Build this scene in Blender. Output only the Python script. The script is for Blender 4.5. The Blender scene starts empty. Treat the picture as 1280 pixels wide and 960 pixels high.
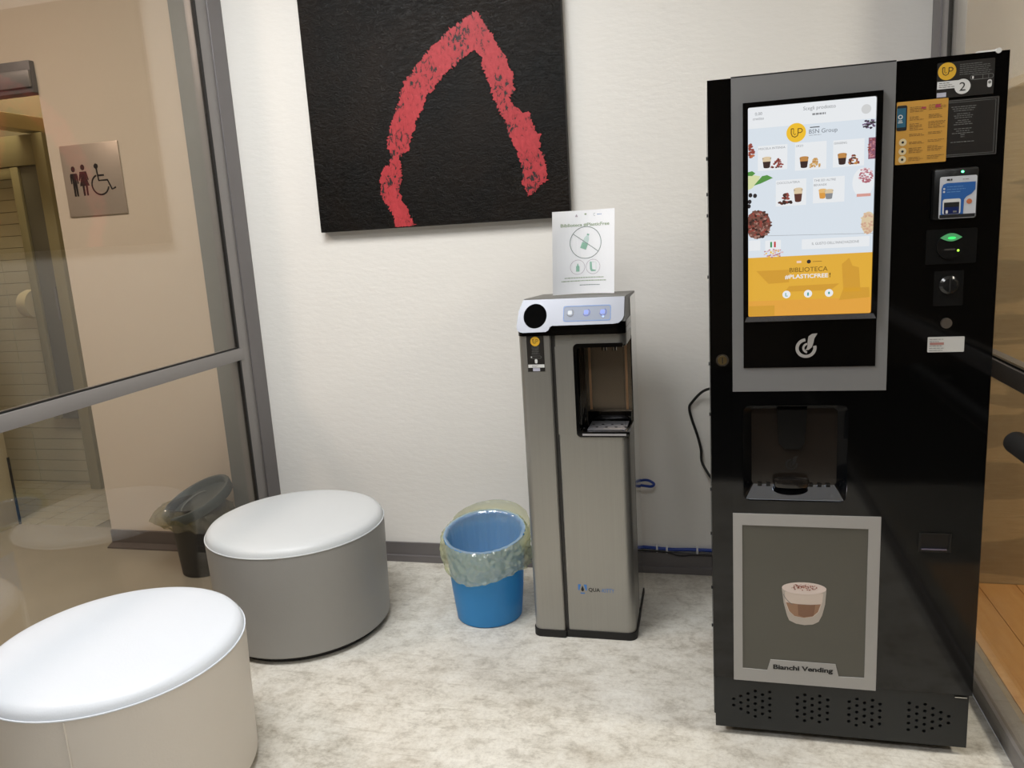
import bpy, bmesh, math, random
from mathutils import Vector, Matrix, noise
from math import pi, sin, cos, radians
random.seed(4)
SC = bpy.context.scene
COL = SC.collection

# ------------------------------------------------------------------ camera
FPX, YAW, PITCH, ROLL = 976.385, 0.249082, 0.193075, -0.061329
CAM = Vector((2.0029, -3.2222, 1.4909))
fw = Vector((-sin(YAW)*cos(PITCH), cos(YAW)*cos(PITCH), -sin(PITCH)))
rt = Vector((cos(YAW), sin(YAW), 0)); up = rt.cross(fw)
r2 = rt*cos(ROLL)+up*sin(ROLL); u2 = up*cos(ROLL)-rt*sin(ROLL)
cd = bpy.data.cameras.new('camera'); cam = bpy.data.objects.new('camera', cd); COL.objects.link(cam)
cam.matrix_world = Matrix(((r2.x, u2.x, -fw.x, CAM.x), (r2.y, u2.y, -fw.y, CAM.y), (r2.z, u2.z, -fw.z, CAM.z), (0, 0, 0, 1)))
cd.sensor_width = 36; cd.lens = FPX*36/1280; cd.clip_start = .02
SC.camera = cam

# ------------------------------------------------------------------ world, lights, exposure
w = bpy.data.worlds.new('world'); SC.world = w; w.use_nodes = True
w.node_tree.nodes['Background'].inputs[0].default_value = (.9, .93, 1, 1)
w.node_tree.nodes['Background'].inputs[1].default_value = .25
SC.view_settings.view_transform = 'Standard'; SC.view_settings.look = 'None'
SC.view_settings.exposure = 0.0; SC.view_settings.gamma = 1

def area(name, loc, sx, sy, power, col, rot=(0, 0, 0)):
    l = bpy.data.lights.new(name, 'AREA'); l.shape = 'RECTANGLE'; l.size = sx; l.size_y = sy
    l.energy = power; l.color = col
    o = bpy.data.objects.new(name, l); o.location = loc; o.rotation_euler = rot; COL.objects.link(o); return o
LAMPS = [('lobby_lamp_light', (.75, -1.75, 3.27), 1.2, 1.2, 72, (.965, .985, 1)),
         ('lobby_lamp_light', (1.9, -3.9, 3.27), 1.2, .6, 40, (.965, .985, 1)),
         ('corridor_lamp_light', (-1.3, -1.7, 3.27), .6, .6, 40, (1, .78, .66)),
         ('plywood_room_lamp_light', (4.3, -1.4, 3.27), .6, .6, 78, (1, .94, .85)),
         ('restroom_lamp_light', (-2.1, .62, 2.95),   .4, .3, 11, (1, .86, .62))]
for n_, l_, a_, b_, p_, c_ in LAMPS: area(n_, l_, a_, b_, p_, c_)

# ------------------------------------------------------------------ materials
def lin(c): c /= 255; return c/12.92 if c <= .04045 else ((c+.055)/1.055)**2.4
def rgb(c): return (lin(c[0]), lin(c[1]), lin(c[2]), 1)
MATS = {}
def mat(name, col, rough=.5, metal=0, emit=0, bump=0, bscale=40, bstretch=(1, 1, 1), var=0, vscale=6, spec=.5, coat=0):
    if name in MATS: return MATS[name]
    m = bpy.data.materials.new(name); m.use_nodes = True; MATS[name] = m
    nt = m.node_tree; b = nt.nodes['Principled BSDF']
    b.inputs['Base Color'].default_value = rgb(col); b.inputs['Roughness'].default_value = rough
    b.inputs['Metallic'].default_value = metal; b.inputs['Specular IOR Level'].default_value = spec
    b.inputs['Coat Weight'].default_value = coat; b.inputs['Coat Roughness'].default_value = .05
    if emit:
        b.inputs['Emission Color'].default_value = rgb(col); b.inputs['Emission Strength'].default_value = emit
        b.inputs['Base Color'].default_value = (0.02, .02, .02, 1)
    if bump or var:
        tc = nt.nodes.new('ShaderNodeTexCoord'); mp = nt.nodes.new('ShaderNodeMapping'); mp.inputs['Scale'].default_value = bstretch
        nt.links.new(tc.outputs['Object'], mp.inputs[0])
    if bump:
        n = nt.nodes.new('ShaderNodeTexNoise'); n.inputs['Scale'].default_value = bscale; n.inputs['Detail'].default_value = 4
        bp = nt.nodes.new('ShaderNodeBump'); bp.inputs['Strength'].default_value = bump; bp.inputs['Distance'].default_value = .01
        nt.links.new(mp.outputs[0], n.inputs['Vector']); nt.links.new(n.outputs[0], bp.inputs['Height']); nt.links.new(bp.outputs[0], b.inputs['Normal'])
    if var:
        n = nt.nodes.new('ShaderNodeTexNoise'); n.inputs['Scale'].default_value = vscale; n.inputs['Detail'].default_value = 5
        mx = nt.nodes.new('ShaderNodeMix'); mx.data_type = 'RGBA'
        mx.inputs[6].default_value = rgb(tuple(max(0, c*(1-var)) for c in col)); mx.inputs[7].default_value = rgb(tuple(min(255, c*(1+var)) for c in col))
        nt.links.new(mp.outputs[0], n.inputs['Vector']); nt.links.new(n.outputs[0], mx.inputs[0]); nt.links.new(mx.outputs[2], b.inputs['Base Color'])
    return m

def ramp(nt, stops):
    r = nt.nodes.new('ShaderNodeValToRGB'); e = r.color_ramp.elements
    while len(e) < len(stops): e.new(.5)
    for i, (p, c) in enumerate(stops): e[i].position = p; e[i].color = rgb(c) if len(c) == 3 else c
    return r
def nz(nt, vec, scale, detail=6, rough=.55, dist=0):
    n = nt.nodes.new('ShaderNodeTexNoise'); n.inputs['Scale'].default_value = scale; n.inputs['Detail'].default_value = detail
    n.inputs['Roughness'].default_value = rough; n.inputs['Distortion'].default_value = dist
    nt.links.new(vec, n.inputs['Vector']); return n
def objvec(nt, scale=(1, 1, 1), rot=(0, 0, 0)):
    tc = nt.nodes.new('ShaderNodeTexCoord'); mp = nt.nodes.new('ShaderNodeMapping')
    mp.inputs['Scale'].default_value = scale; mp.inputs['Rotation'].default_value = rot
    nt.links.new(tc.outputs['Object'], mp.inputs[0]); return mp.outputs[0]
def mixc(nt, fac, a, b, mode='MIX'):
    m = nt.nodes.new('ShaderNodeMix'); m.data_type = 'RGBA'; m.blend_type = mode
    for i, v in ((0, fac), (6, a), (7, b)):
        if hasattr(v, 'links'): nt.links.new(v, m.inputs[i])
        elif i == 0: m.inputs[0].default_value = v
        else: m.inputs[i].default_value = rgb(v)
    return m.outputs[2]

def concrete():
    m = mat('polished_concrete', (190, 184, 170), .42); nt = m.node_tree; b = nt.nodes['Principled BSDF']
    v = objvec(nt)
    big = nz(nt, v, 2.2, 8, .66, .15); mid = nz(nt, objvec(nt, (1, 1.3, 1)), 13, 10, .74, .25); fine = nz(nt, v, 85, 6, .75)
    c1 = ramp(nt, [(.36, (170, 160, 143)), (.5, (212, 207, 195)), (.62, (236, 233, 224))]); nt.links.new(big.outputs[0], c1.inputs[0])
    c2 = ramp(nt, [(.37, (126, 115, 98)), (.49, (214, 209, 198)), (.62, (238, 236, 229))]); nt.links.new(mid.outputs[0], c2.inputs[0])
    c3 = ramp(nt, [(.3, (150, 142, 128)), (.55, (220, 216, 206))]); nt.links.new(fine.outputs[0], c3.inputs[0])
    x = mixc(nt, .55, c1.outputs[0], c2.outputs[0]); x = mixc(nt, .36, x, c3.outputs[0])
    stn = nz(nt, v, 3.2, 7, .7, .2); sr = ramp(nt, [(.54, (0, 0, 0)), (.68, (150, 150, 150))]); nt.links.new(stn.outputs[0], sr.inputs[0])
    x = mixc(nt, sr.outputs[0], x, (150, 134, 112))
    sk_ = nz(nt, objvec(nt, (2, 26, 1), (0, 0, radians(38))), 3, 6, .7); kr = ramp(nt, [(.34, (196, 190, 180)), (.44, (255, 255, 255))]); nt.links.new(sk_.outputs[0], kr.inputs[0])
    x = mixc(nt, .35, x, kr.outputs[0], 'MULTIPLY')
    nt.links.new(x, b.inputs['Base Color'])
    rr = ramp(nt, [(.3, (.30,)*3+(1,)), (.7, (.62,)*3+(1,))]); nt.links.new(mid.outputs[0], rr.inputs[0]); nt.links.new(rr.outputs[0], b.inputs['Roughness'])
    bp = nt.nodes.new('ShaderNodeBump'); bp.inputs['Strength'].default_value = .08; bp.inputs['Distance'].default_value = .005
    nt.links.new(fine.outputs[0], bp.inputs['Height']); nt.links.new(bp.outputs[0], b.inputs['Normal'])
    return m
def glassmat(name, tint=(236, 243, 238)):
    m = bpy.data.materials.new(name); m.use_nodes = True; nt = m.node_tree; nt.nodes.clear()
    out = nt.nodes.new('ShaderNodeOutputMaterial'); mx = nt.nodes.new('ShaderNodeMixShader')
    t = nt.nodes.new('ShaderNodeBsdfTransparent'); t.inputs[0].default_value = rgb(tint)
    g = nt.nodes.new('ShaderNodeBsdfGlossy'); g.inputs['Roughness'].default_value = .0
    lw = nt.nodes.new('ShaderNodeLayerWeight'); p = nt.nodes.new('ShaderNodeMath'); p.operation = 'POWER'; p.inputs[1].default_value = 5
    ma = nt.nodes.new('ShaderNodeMath'); ma.operation = 'MULTIPLY_ADD'; ma.inputs[1].default_value = .93; ma.inputs[2].default_value = .07
    lw.inputs['Blend'].default_value = .5
    nt.links.new(lw.outputs['Facing'], p.inputs[0]); nt.links.new(p.outputs[0], ma.inputs[0]); nt.links.new(ma.outputs[0], mx.inputs[0])
    nt.links.new(t.outputs[0], mx.inputs[1]); nt.links.new(g.outputs[0], mx.inputs[2]); nt.links.new(mx.outputs[0], out.inputs[0])
    return m
def film(name, col, clear=.5, trans=.5):
    m = bpy.data.materials.new(name); m.use_nodes = True; nt = m.node_tree; nt.nodes.clear()
    out = nt.nodes.new('ShaderNodeOutputMaterial')
    t = nt.nodes.new('ShaderNodeBsdfTransparent'); t.inputs[0].default_value = rgb(tuple(min(255, c*.35+165) for c in col))
    d = nt.nodes.new('ShaderNodeBsdfDiffuse'); d.inputs[0].default_value = rgb(col)
    tl = nt.nodes.new('ShaderNodeBsdfTranslucent'); tl.inputs[0].default_value = rgb(col)
    g = nt.nodes.new('ShaderNodeBsdfGlossy'); g.inputs['Roughness'].default_value = .12
    a = nt.nodes.new('ShaderNodeMixShader'); a.inputs[0].default_value = trans; nt.links.new(d.outputs[0], a.inputs[1]); nt.links.new(tl.outputs[0], a.inputs[2])
    b = nt.nodes.new('ShaderNodeMixShader'); b.inputs[0].default_value = clear; nt.links.new(a.outputs[0], b.inputs[1]); nt.links.new(t.outputs[0], b.inputs[2])
    c = nt.nodes.new('ShaderNodeMixShader'); c.inputs[0].default_value = .14; nt.links.new(b.outputs[0], c.inputs[1]); nt.links.new(g.outputs[0], c.inputs[2])
    nt.links.new(c.outputs[0], out.inputs[0]); return m
def translucent(name, col, f=.45):
    m = bpy.data.materials.new(name); m.use_nodes = True; nt = m.node_tree
    b = nt.nodes['Principled BSDF']; b.inputs['Base Color'].default_value = rgb(col); b.inputs['Roughness'].default_value = .35
    tl = nt.nodes.new('ShaderNodeBsdfTranslucent'); tl.inputs[0].default_value = rgb(col)
    a = nt.nodes.new('ShaderNodeMixShader'); a.inputs[0].default_value = f
    nt.links.new(b.outputs[0], a.inputs[1]); nt.links.new(tl.outputs[0], a.inputs[2]); nt.links.new(a.outputs[0], nt.nodes['Material Output'].inputs[0]); return m
def plywood():
    m = mat('plywood', (190, 160, 118), .6); nt = m.node_tree; b = nt.nodes['Principled BSDF']
    v = objvec(nt, (.7, 1, 4.2), (0, radians(6), 0))
    n = nz(nt, v, 1.5, 4, .45, .9); n2 = nz(nt, objvec(nt, (2, 1, 40)), 5, 4, .5)
    c = ramp(nt, [(.0, (168, 150, 118)), (.475, (172, 153, 120)), (.50, (200, 178, 138)), (1, (208, 184, 142))]); nt.links.new(n.outputs[0], c.inputs[0])
    c2 = ramp(nt, [(.3, (225, 215, 200)), (.7, (255, 255, 255))]); nt.links.new(n2.outputs[0], c2.inputs[0])
    nt.links.new(mixc(nt, .6, c.outputs[0], c2.outputs[0], 'MULTIPLY'), b.inputs['Base Color']); return m
def boardmat():
    m = mat('orange_wood', (205, 140, 70), .35); nt = m.node_tree; b = nt.nodes['Principled BSDF']
    n = nz(nt, objvec(nt, (14, 1, 1)), 3, 6, .6, .3); c = ramp(nt, [(.3, (208, 150, 88)), (.7, (226, 172, 106))])
    nt.links.new(n.outputs[0], c.inputs[0]); nt.links.new(c.outputs[0], b.inputs['Base Color']); return m
def brushed(name, col, rough=.33):
    m = mat(name, col, rough, 1); nt = m.node_tree; b = nt.nodes['Principled BSDF']
    n = nz(nt, objvec(nt, (2, 2, 400)), 2, 3, .6); c = ramp(nt, [(.3, tuple(x*.93 for x in col)), (.7, tuple(min(255, x*1.06) for x in col))])
    nt.links.new(n.outputs[0], c.inputs[0]); nt.links.new(c.outputs[0], b.inputs['Base Color']); return m
def impasto():
    m = mat('black_impasto', (30, 28, 25), .4, spec=.25); nt = m.node_tree; b = nt.nodes['Principled BSDF']
    n = nz(nt, objvec(nt, (1, 1, 1.6)), 38, 8, .7, 1.5); n2 = nz(nt, objvec(nt), 3, 5, .6)
    c = ramp(nt, [(.35, (9, 10, 10)), (.62, (24, 18, 13))]); nt.links.new(n2.outputs[0], c.inputs[0]); nt.links.new(c.outputs[0], b.inputs['Base Color'])
    bp = nt.nodes.new('ShaderNodeBump'); bp.inputs['Strength'].default_value = .8; bp.inputs['Distance'].default_value = .007
    nt.links.new(n.outputs[0], bp.inputs['Height']); nt.links.new(bp.outputs[0], b.inputs['Normal']); return m
def redpaint():
    m = mat('red_dry_brush', (200, 58, 64), .55); nt = m.node_tree; b = nt.nodes['Principled BSDF']
    n = nz(nt, objvec(nt, (1, 1, .6), (0, radians(35), 0)), 62, 6, .7, .6); n2 = nz(nt, objvec(nt), 9, 3, .5)
    ad = nt.nodes.new('ShaderNodeMath'); ad.operation = 'MULTIPLY_ADD'; ad.inputs[1].default_value = .55; nt.links.new(n2.outputs[0], ad.inputs[0]); nt.links.new(n.outputs[0], ad.inputs[2])
    c = ramp(nt, [(.0, (26, 22, 20)), (.685, (26, 22, 20)), (.70, (168, 44, 50)), (1, (192, 60, 66))]); nt.links.new(ad.outputs[0], c.inputs[0])
    nt.links.new(c.outputs[0], b.inputs['Base Color'])
    bp = nt.nodes.new('ShaderNodeBump'); bp.inputs['Strength'].default_value = .4; bp.inputs['Distance'].default_value = .004
    nt.links.new(n.outputs[0], bp.inputs['Height']); nt.links.new(bp.outputs[0], b.inputs['Normal']); return m

wallm = mat('white_plaster', (236, 233, 227), .75, bump=.10, bscale=26, bstretch=(1, 1, 2.4))
beige = mat('beige_plaster', (224, 208, 188), .8, bump=.05, bscale=20)
greywall = mat('grey_beige_plaster', (205, 196, 180), .8)
ceilm = mat('ceiling_paint', (235, 233, 228), .8)
alu = mat('grey_anodised_metal', (140, 136, 134), .42, .35)
alud = mat('dark_grey_metal', (116, 112, 112), .45, .3)
steelgrey = mat('grey_painted_steel', (128, 130, 126), .5)
rubber = mat('black_rubber', (18, 16, 15), .6)
blackgl = mat('glossy_black_plastic', (6, 6, 6), .06)
blacksat = mat('satin_black_plastic', (9, 9, 9), .35)
blackcab = mat('black_powder_coat', (8, 8, 8), .22)
kickm = mat('charcoal_steel', (33, 35, 35), .5)
silver = mat('silver_grey_panel', (130, 130, 130), .22, coat=.6)
silver2 = mat('light_grey_panel', (168, 166, 163), .35)
chrome = mat('chrome', (215, 213, 208), .14, 1)
inkw = mat('white_ink', (222, 222, 220), .6)
inkg = mat('grey_ink', (120, 120, 118), .6)
inkk = mat('black_ink', (22, 22, 22), .6)
inky = mat('yellow_ink', (226, 176, 44), .6)
inkb = mat('blue_ink', (52, 112, 190), .6)
whitep = mat('white_paper', (250, 251, 254), .6)
glass_l = glassmat('clear_glass_left', (244, 244, 241)); glass_r = glassmat('clear_glass_right', (244, 244, 241))

# ------------------------------------------------------------------ mesh builder
ROOT = {}
class MB:
    def __init__(s): s.v = []; s.f = []; s.i = []; s.mats = []
    def mi(s, m):
        if m not in s.mats: s.mats.append(m)
        return s.mats.index(m)
    def add(s, vs, fs, m):
        k = len(s.v); s.v += [tuple(v) for v in vs]; j = s.mi(m)
        for f in fs: s.f.append([k+a for a in f]); s.i.append(j)
        return s
    def bm(s, b, m):
        b.verts.ensure_lookup_table(); b.verts.index_update()
        s.add([v.co[:] for v in b.verts], [[v.index for v in f.verts] for f in b.faces], m); b.free(); return s
    def box(s, x0, x1, y0, y1, z0, z1, m, bev=0, seg=2):
        b = bmesh.new(); bmesh.ops.create_cube(b, size=1)
        bmesh.ops.scale(b, vec=(x1-x0, y1-y0, z1-z0), verts=b.verts); bmesh.ops.translate(b, vec=((x0+x1)/2, (y0+y1)/2, (z0+z1)/2), verts=b.verts)
        if bev: bmesh.ops.bevel(b, geom=b.edges[:], offset=bev, segments=seg, affect='EDGES', profile=.5)
        return s.bm(b, m)
    def prism(s, poly, z0, z1, m):
        n = len(poly); vs = [(x, y, z0) for x, y in poly]+[(x, y, z1) for x, y in poly]
        fs = [[i, (i+1) % n, n+(i+1) % n, n+i] for i in range(n)]+[list(range(n))[::-1], list(range(n, 2*n))]
        return s.add(vs, fs, m)
    def profx(s, poly, x0, x1, m):      # (y,z) section swept along x
        n = len(poly); vs = [(x0, y, z) for y, z in poly]+[(x1, y, z) for y, z in poly]
        fs = [[i, (i+1) % n, n+(i+1) % n, n+i][::-1] for i in range(n)]+[list(range(n)), list(range(n, 2*n))[::-1]]
        return s.add(vs, fs, m)
    def lathe(s, prof, m, n=64, c=(0, 0, 0), fn=None, cap0=True, cap1=True):
        vs = []; fs = []
        for r, z in prof:
            for k in range(n):
                a = 2*pi*k/n; p = Vector((c[0]+r*cos(a), c[1]+r*sin(a), c[2]+z))
                if fn: p = fn(p, a, r, z)
                vs.append(p)
        for j in range(len(prof)-1):
            for k in range(n): fs.append([j*n+k, j*n+(k+1) % n, (j+1)*n+(k+1) % n, (j+1)*n+k])
        if cap0: fs.append(list(range(n))[::-1])
        if cap1: fs.append([(len(prof)-1)*n+k for k in range(n)])
        return s.add(vs, fs, m)
    def tube(s, pts, r, m, n=10, sub=6, closed=False):
        P = [Vector(p) for p in pts]
        if sub > 1:
            Q = []; L = len(P)
            for i in range(L if closed else L-1):
                p0, p1, p2, p3 = (P[(i-1) % L], P[i], P[(i+1) % L], P[(i+2) % L]) if closed else (P[max(i-1, 0)], P[i], P[i+1], P[min(i+2, L-1)])
                for k in range(sub):
                    t = k/sub; Q.append(.5*((2*p1)+(p2-p0)*t+(2*p0-5*p1+4*p2-p3)*t*t+(3*p1-p0-3*p2+p3)*t**3))
            if not closed: Q.append(P[-1])
            P = Q
        vs = []; fs = []; L = len(P); nrm = None
        for i in range(L):
            d = (P[(i+1) % L]-P[(i-1) % L] if closed else P[min(i+1, L-1)]-P[max(i-1, 0)]).normalized()
            if nrm is None: nrm = d.orthogonal().normalized()
            nrm = (nrm-d*nrm.dot(d)).normalized(); bn = d.cross(nrm)
            for k in range(n): a = 2*pi*k/n; vs.append(P[i]+(nrm*cos(a)+bn*sin(a))*r)
        for i in range(L if closed else L-1):
            for k in range(n): j = (i+1) % L; fs.append([i*n+k, i*n+(k+1) % n, j*n+(k+1) % n, j*n+k])
        if not closed: fs += [list(range(n))[::-1], [(L-1)*n+k for k in range(n)]]
        return s.add(vs, fs, m)
    def cyl(s, a, b, r, m, n=24, r1=None):
        a = Vector(a); b = Vector(b); d = (b-a).normalized(); u = d.orthogonal().normalized(); v = d.cross(u); r1 = r if r1 is None else r1
        vs = [a+(u*cos(2*pi*k/n)+v*sin(2*pi*k/n))*r for k in range(n)]+[b+(u*cos(2*pi*k/n)+v*sin(2*pi*k/n))*r1 for k in range(n)]
        return s.add(vs, [[k, (k+1) % n, n+(k+1) % n, n+k] for k in range(n)]+[list(range(n))[::-1], list(range(n, 2*n))], m)
    def sheet(s, loops, y0, y1, m):     # plate in the xz plane with holes, front face at y0, back at y1
        cu = bpy.data.curves.new('t', 'CURVE'); cu.dimensions = '2D'; cu.fill_mode = 'BOTH'; cu.extrude = abs(y1-y0)/2
        for lp in loops:
            sp = cu.splines.new('POLY'); sp.points.add(len(lp)-1); sp.use_cyclic_u = True
            for p, (x, z) in zip(sp.points, lp): p.co = (x, z, 0, 1)
        o = bpy.data.objects.new('t', cu); COL.objects.link(o); me = bpy.data.meshes.new_from_object(o)
        ym = (y0+y1)/2
        s.add([(v.co.x, ym-v.co.z, v.co.y) for v in me.vertices], [list(p.vertices) for p in me.polygons], m)
        bpy.data.objects.remove(o); bpy.data.curves.remove(cu); bpy.data.meshes.remove(me); return s
    # flat print: xz plane, facing -y
    def poly(s, pts, y, m): return s.add([(x, y, z) for x, z in pts], [list(range(len(pts)))], m)
    def rect(s, x0, x1, z0, z1, y, m): return s.poly([(x0, z0), (x1, z0), (x1, z1), (x0, z1)], y, m)
    def rrect(s, x0, x1, z0, z1, r, y, m): return s.poly(rr(x0, x1, z0, z1, r), y, m)
    def ell(s, cx, cz, rx, rz, y, m, n=28): return s.poly([(cx+rx*cos(2*pi*k/n), cz+rz*sin(2*pi*k/n)) for k in range(n)], y, m)
    def line(s, pts, wd, y, m, closed=False):
        L = len(pts); vs = []
        for i in range(L):
            a = pts[(i-1) % L] if closed or i > 0 else pts[i]; b = pts[(i+1) % L] if closed or i < L-1 else pts[i]
            dx, dz = b[0]-a[0], b[1]-a[1]; q = math.hypot(dx, dz) or 1; nx, n2 = -dz/q*wd/2, dx/q*wd/2
            vs += [(pts[i][0]+nx, y, pts[i][1]+n2), (pts[i][0]-nx, y, pts[i][1]-n2)]
        fs = [[2*i, 2*i+1, 2*((i+1) % L)+1, 2*((i+1) % L)] for i in range(L if closed else L-1)]
        return s.add(vs, fs, m)
    def arc(s, cx, cz, r, a0, a1, wd, y, m, n=28):
        return s.line([(cx+r*cos(radians(a0+(a1-a0)*k/n)), cz+r*sin(radians(a0+(a1-a0)*k/n))) for k in range(n+1)], wd, y, m)
    def text(s, t, x0, x1, z0, y, m, h=None, bold=0):
        vs, fs = textmesh(t, bold); xs = [v[0] for v in vs]; zs = [v[1] for v in vs]
        k = (x1-x0)/(max(xs)-min(xs)); kz = k if h is None else h/(max(zs)-min(0, min(zs)))
        return s.add([(x0+(v[0]-min(xs))*k, y, z0+v[1]*kz) for v in vs], fs, m)
    def lines(s, x0, x1, z1, z0, n, y, m, wd=.0012, seed=1, cen=False):      # rows of unreadably small print
        R = random.Random(seed)
        for k in range(n):
            z = z1-(z1-z0)*k/max(n-1, 1); f = R.uniform(.55, 1); L = (x1-x0)*f; a = (x0+x1-L)/2 if cen else x0; e = a+L
            while a < e:
                q = min(R.uniform(.003, .010), e-a); s.rect(a, a+q, z-wd/2, z+wd/2, y, m); a += q+.0014
        return s
    def build(s, name, parent=None, ang=35, warp=None, flat=False, **props):
        vs = [Vector(v) for v in s.v]
        if warp: vs = [Vector(warp(v)) for v in vs]
        lo = Vector([min(v[i] for v in vs) for i in range(3)]); hi = Vector([max(v[i] for v in vs) for i in range(3)])
        org = Vector(((lo.x+hi.x)/2, (lo.y+hi.y)/2, lo.z))
        me = bpy.data.meshes.new(name); me.from_pydata([(v-org)[:] for v in vs], [], s.f)
        for m in s.mats: me.materials.append(m)
        me.polygons.foreach_set('material_index', s.i)
        if not flat:
            me.polygons.foreach_set('use_smooth', [True]*len(me.polygons)); me.set_sharp_from_angle(angle=radians(ang))
        me.update()
        o = bpy.data.objects.new(name, me); COL.objects.link(o); ROOT[o.name] = org
        if parent: o.parent = parent; o.location = org-ROOT[parent.name]
        else: o.location = org
        for k, v in props.items(): o[k] = v
        return o
TXT = {}
def textmesh(t, bold=0):
    if (t, bold) in TXT: return TXT[(t, bold)]
    cu = bpy.data.curves.new('t', 'FONT'); cu.body = t; cu.size = 1; cu.offset = .02*bold; cu.resolution_u = 3
    o = bpy.data.objects.new('t', cu); COL.objects.link(o); me = bpy.data.meshes.new_from_object(o)
    r = ([(v.co.x, v.co.y) for v in me.vertices], [list(p.vertices) for p in me.polygons])
    bpy.data.objects.remove(o); bpy.data.curves.remove(cu); bpy.data.meshes.remove(me); TXT[(t, bold)] = r; return r
def rr(x0, x1, z0, z1, r, n=5):
    o = []
    for cx, cz, a0 in ((x1-r, z0+r, -90), (x1-r, z1-r, 0), (x0+r, z1-r, 90), (x0+r, z0+r, 180)):
        for k in range(n+1): a = radians(a0+90*k/n); o.append((cx+r*cos(a), cz+r*sin(a)))
    return o
def circ(cx, cz, r, n=14): return [(cx+r*cos(2*pi*k/n), cz+r*sin(2*pi*k/n)) for k in range(n)]
def thing(name, loc, label, cat, group=None):
    o = bpy.data.objects.new(name, None); o.empty_display_size = .1; o.location = loc; COL.objects.link(o); ROOT[o.name] = Vector(loc)
    o['label'] = label; o['category'] = cat
    if group: o['group'] = group
    return o
ST = dict(kind='structure')
def share(me, name, parent, loc):
    o = bpy.data.objects.new(name, me); COL.objects.link(o); o.parent = parent; o.location = Vector(loc)-ROOT[parent.name]; ROOT[o.name] = Vector(loc); return o

# ------------------------------------------------------------------ setting
XR = 2.789
cm = concrete()
MB().box(0, XR, -7, .0, -.1, 0, cm).build('floor', **ST)
MB().box(0, XR, -6.95, -3.45, .0, .012, mat('added_dark_mat', (38, 37, 36), .95, bump=.3, bscale=300)).build('floor.001', **ST)  # unseen dark sheet added behind the camera to darken the machine's reflections
MB().box(-.06, XR+.06, .0, .2, -.1, 3.3, wallm).build('wall_back', **ST)
MB().box(-6, 6.5, -7.2, -7, -.1, 3.3, mat('taupe_plaster', (104, 92, 78), .8)).build('wall_front', **ST)
MB().box(-6, 6.5, -7.2, 2.2, 3.3, 3.4, ceilm).build('ceiling', **ST)

# skirting at the back wall: tall face and a projecting foot
MB().profx([(0, 0), (-.020, 0), (-.020, .03), (-.010, .033), (-.010, .092), (0, .092)], 0, XR, alud).build('baseboard_back', **ST)
# glazed partitions -------------------------------------------------
def partition(name, sx, x, gm, lbl):
    s = sx   # +1: room lies at larger x
    def bx(mb, a, b, *r, m=alu, bev=.002): x0, x1 = sorted((x-s*a, x-s*b)); return mb.box(x0, x1, *r, m, bev)
    root = bx(MB(), 0, .06, -.102, 0, 0, 3.3, m=alud).build(name, **ST)
    bx(MB(), .006, .06, -.18, -.1021, 0, 3.3).build('stile', root)
    for z0, z1 in ((.056, 1.002), (1.056, 3.3)): bx(MB(), .004, .020, -.192, -.181, z0, z1, m=rubber, bev=0).build('gasket', root)
    r = bx(MB(), .0, .06, -6.99, -.16, 1.002, 1.054).build('rail', root)
    bx(MB(), .0075, .0185, -6.98, -.19, 1.0545, 1.060, m=rubber, bev=0).build('rail_gasket', r)
    bx(MB(), .0, .06, -6.99, -.181, .0, .056).build('sill', root)
    for z0, z1 in ((.057, 1.001), (1.061, 3.29)): bx(MB(), .010, .016, -6.98, -.193, z0, z1, m=gm, bev=0).build('glass_pane', root)
    return root
pl = partition('window_1', 1, 0, glass_l, '')
pr = partition('window_2', -1, XR, glass_r, '')
hb = MB().cyl((2.738, -1.135, .907), (2.738, -1.128, .907), .028, rubber, 28, .024).cyl((2.738, -2.0, .912), (2.738, -1.135, .907), .028, rubber, 28)
hb.cyl((2.738, -1.75, .91), (XR-.002, -1.75, .92), .02, rubber, 20)
hb.build('handle', pr, label='black door handle bar on the right glazed partition')

# left side: corridor and restroom -----------------------------------
resin = mat('beige_resin_floor', (176, 168, 152), .22, var=.08, vscale=2)
MB().box(-6, -.06, -7, .25, -.1, 0, resin).build('floor_left', **ST)
MB().box(-6.2, -6, -7, 2.2, -.1, 3.3, beige).build('wall_left', **ST)
wc = MB().box(-6, -1.87, .03, .25, 0, 3.3, beige).box(-1.035, -.06, .03, .25, 0, 3.3, beige).box(-1.8701, -1.0349, .03, .25, 2.40, 3.3, beige).build('wall_left_back', **ST)
wc.name = 'wall_left.001'; ROOT[wc.name] = ROOT['wall_left_back']
MB().profx([(.03, 0), (-.022, 0), (-.022, .008), (.016, .02), (.016, .085), (.03, .085)], -1.032, -.262, mat('taupe_skirting', (98, 88, 84), .5)).build('baseboard_left', **ST)
MB().box(-.258, -.061, -.004, .029, 0, 3.3, steelgrey, .002).build('trim_1', **ST)
hd = MB().box(-1.90, -1.034, -.0, .075, 2.262, 2.405, alud, .004).build('trim_2', **ST)
MB().box(-1.9, -1.034, -.014, .0, 2.285, 2.36, alu, .004).build('track', hd)
jm = MB().box(-1.895, -1.868, .026, .255, 0, 2.26, mat('pale_jamb', (205, 192, 160), .6), .002).build('trim_3', **ST)
MB().box(-1.8675, -1.862, .022, .034, .12, .52, rubber).box(-1.8675, -1.862, .245, .258, 0, .4, rubber).build('edge_strip', jm)
grey_tile = mat('grey_beige_tile', (176, 168, 142), .3); grout = mat('dark_grout', (134, 126, 104), .8)
fr = MB().box(-3.6, -1.0, .25, 1.1, -.1, -.006, grout).build('floor_restroom', **ST)
fr.name = 'floor_left.001'; ROOT[fr.name] = ROOT['floor_restroom']
proto = None
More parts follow.
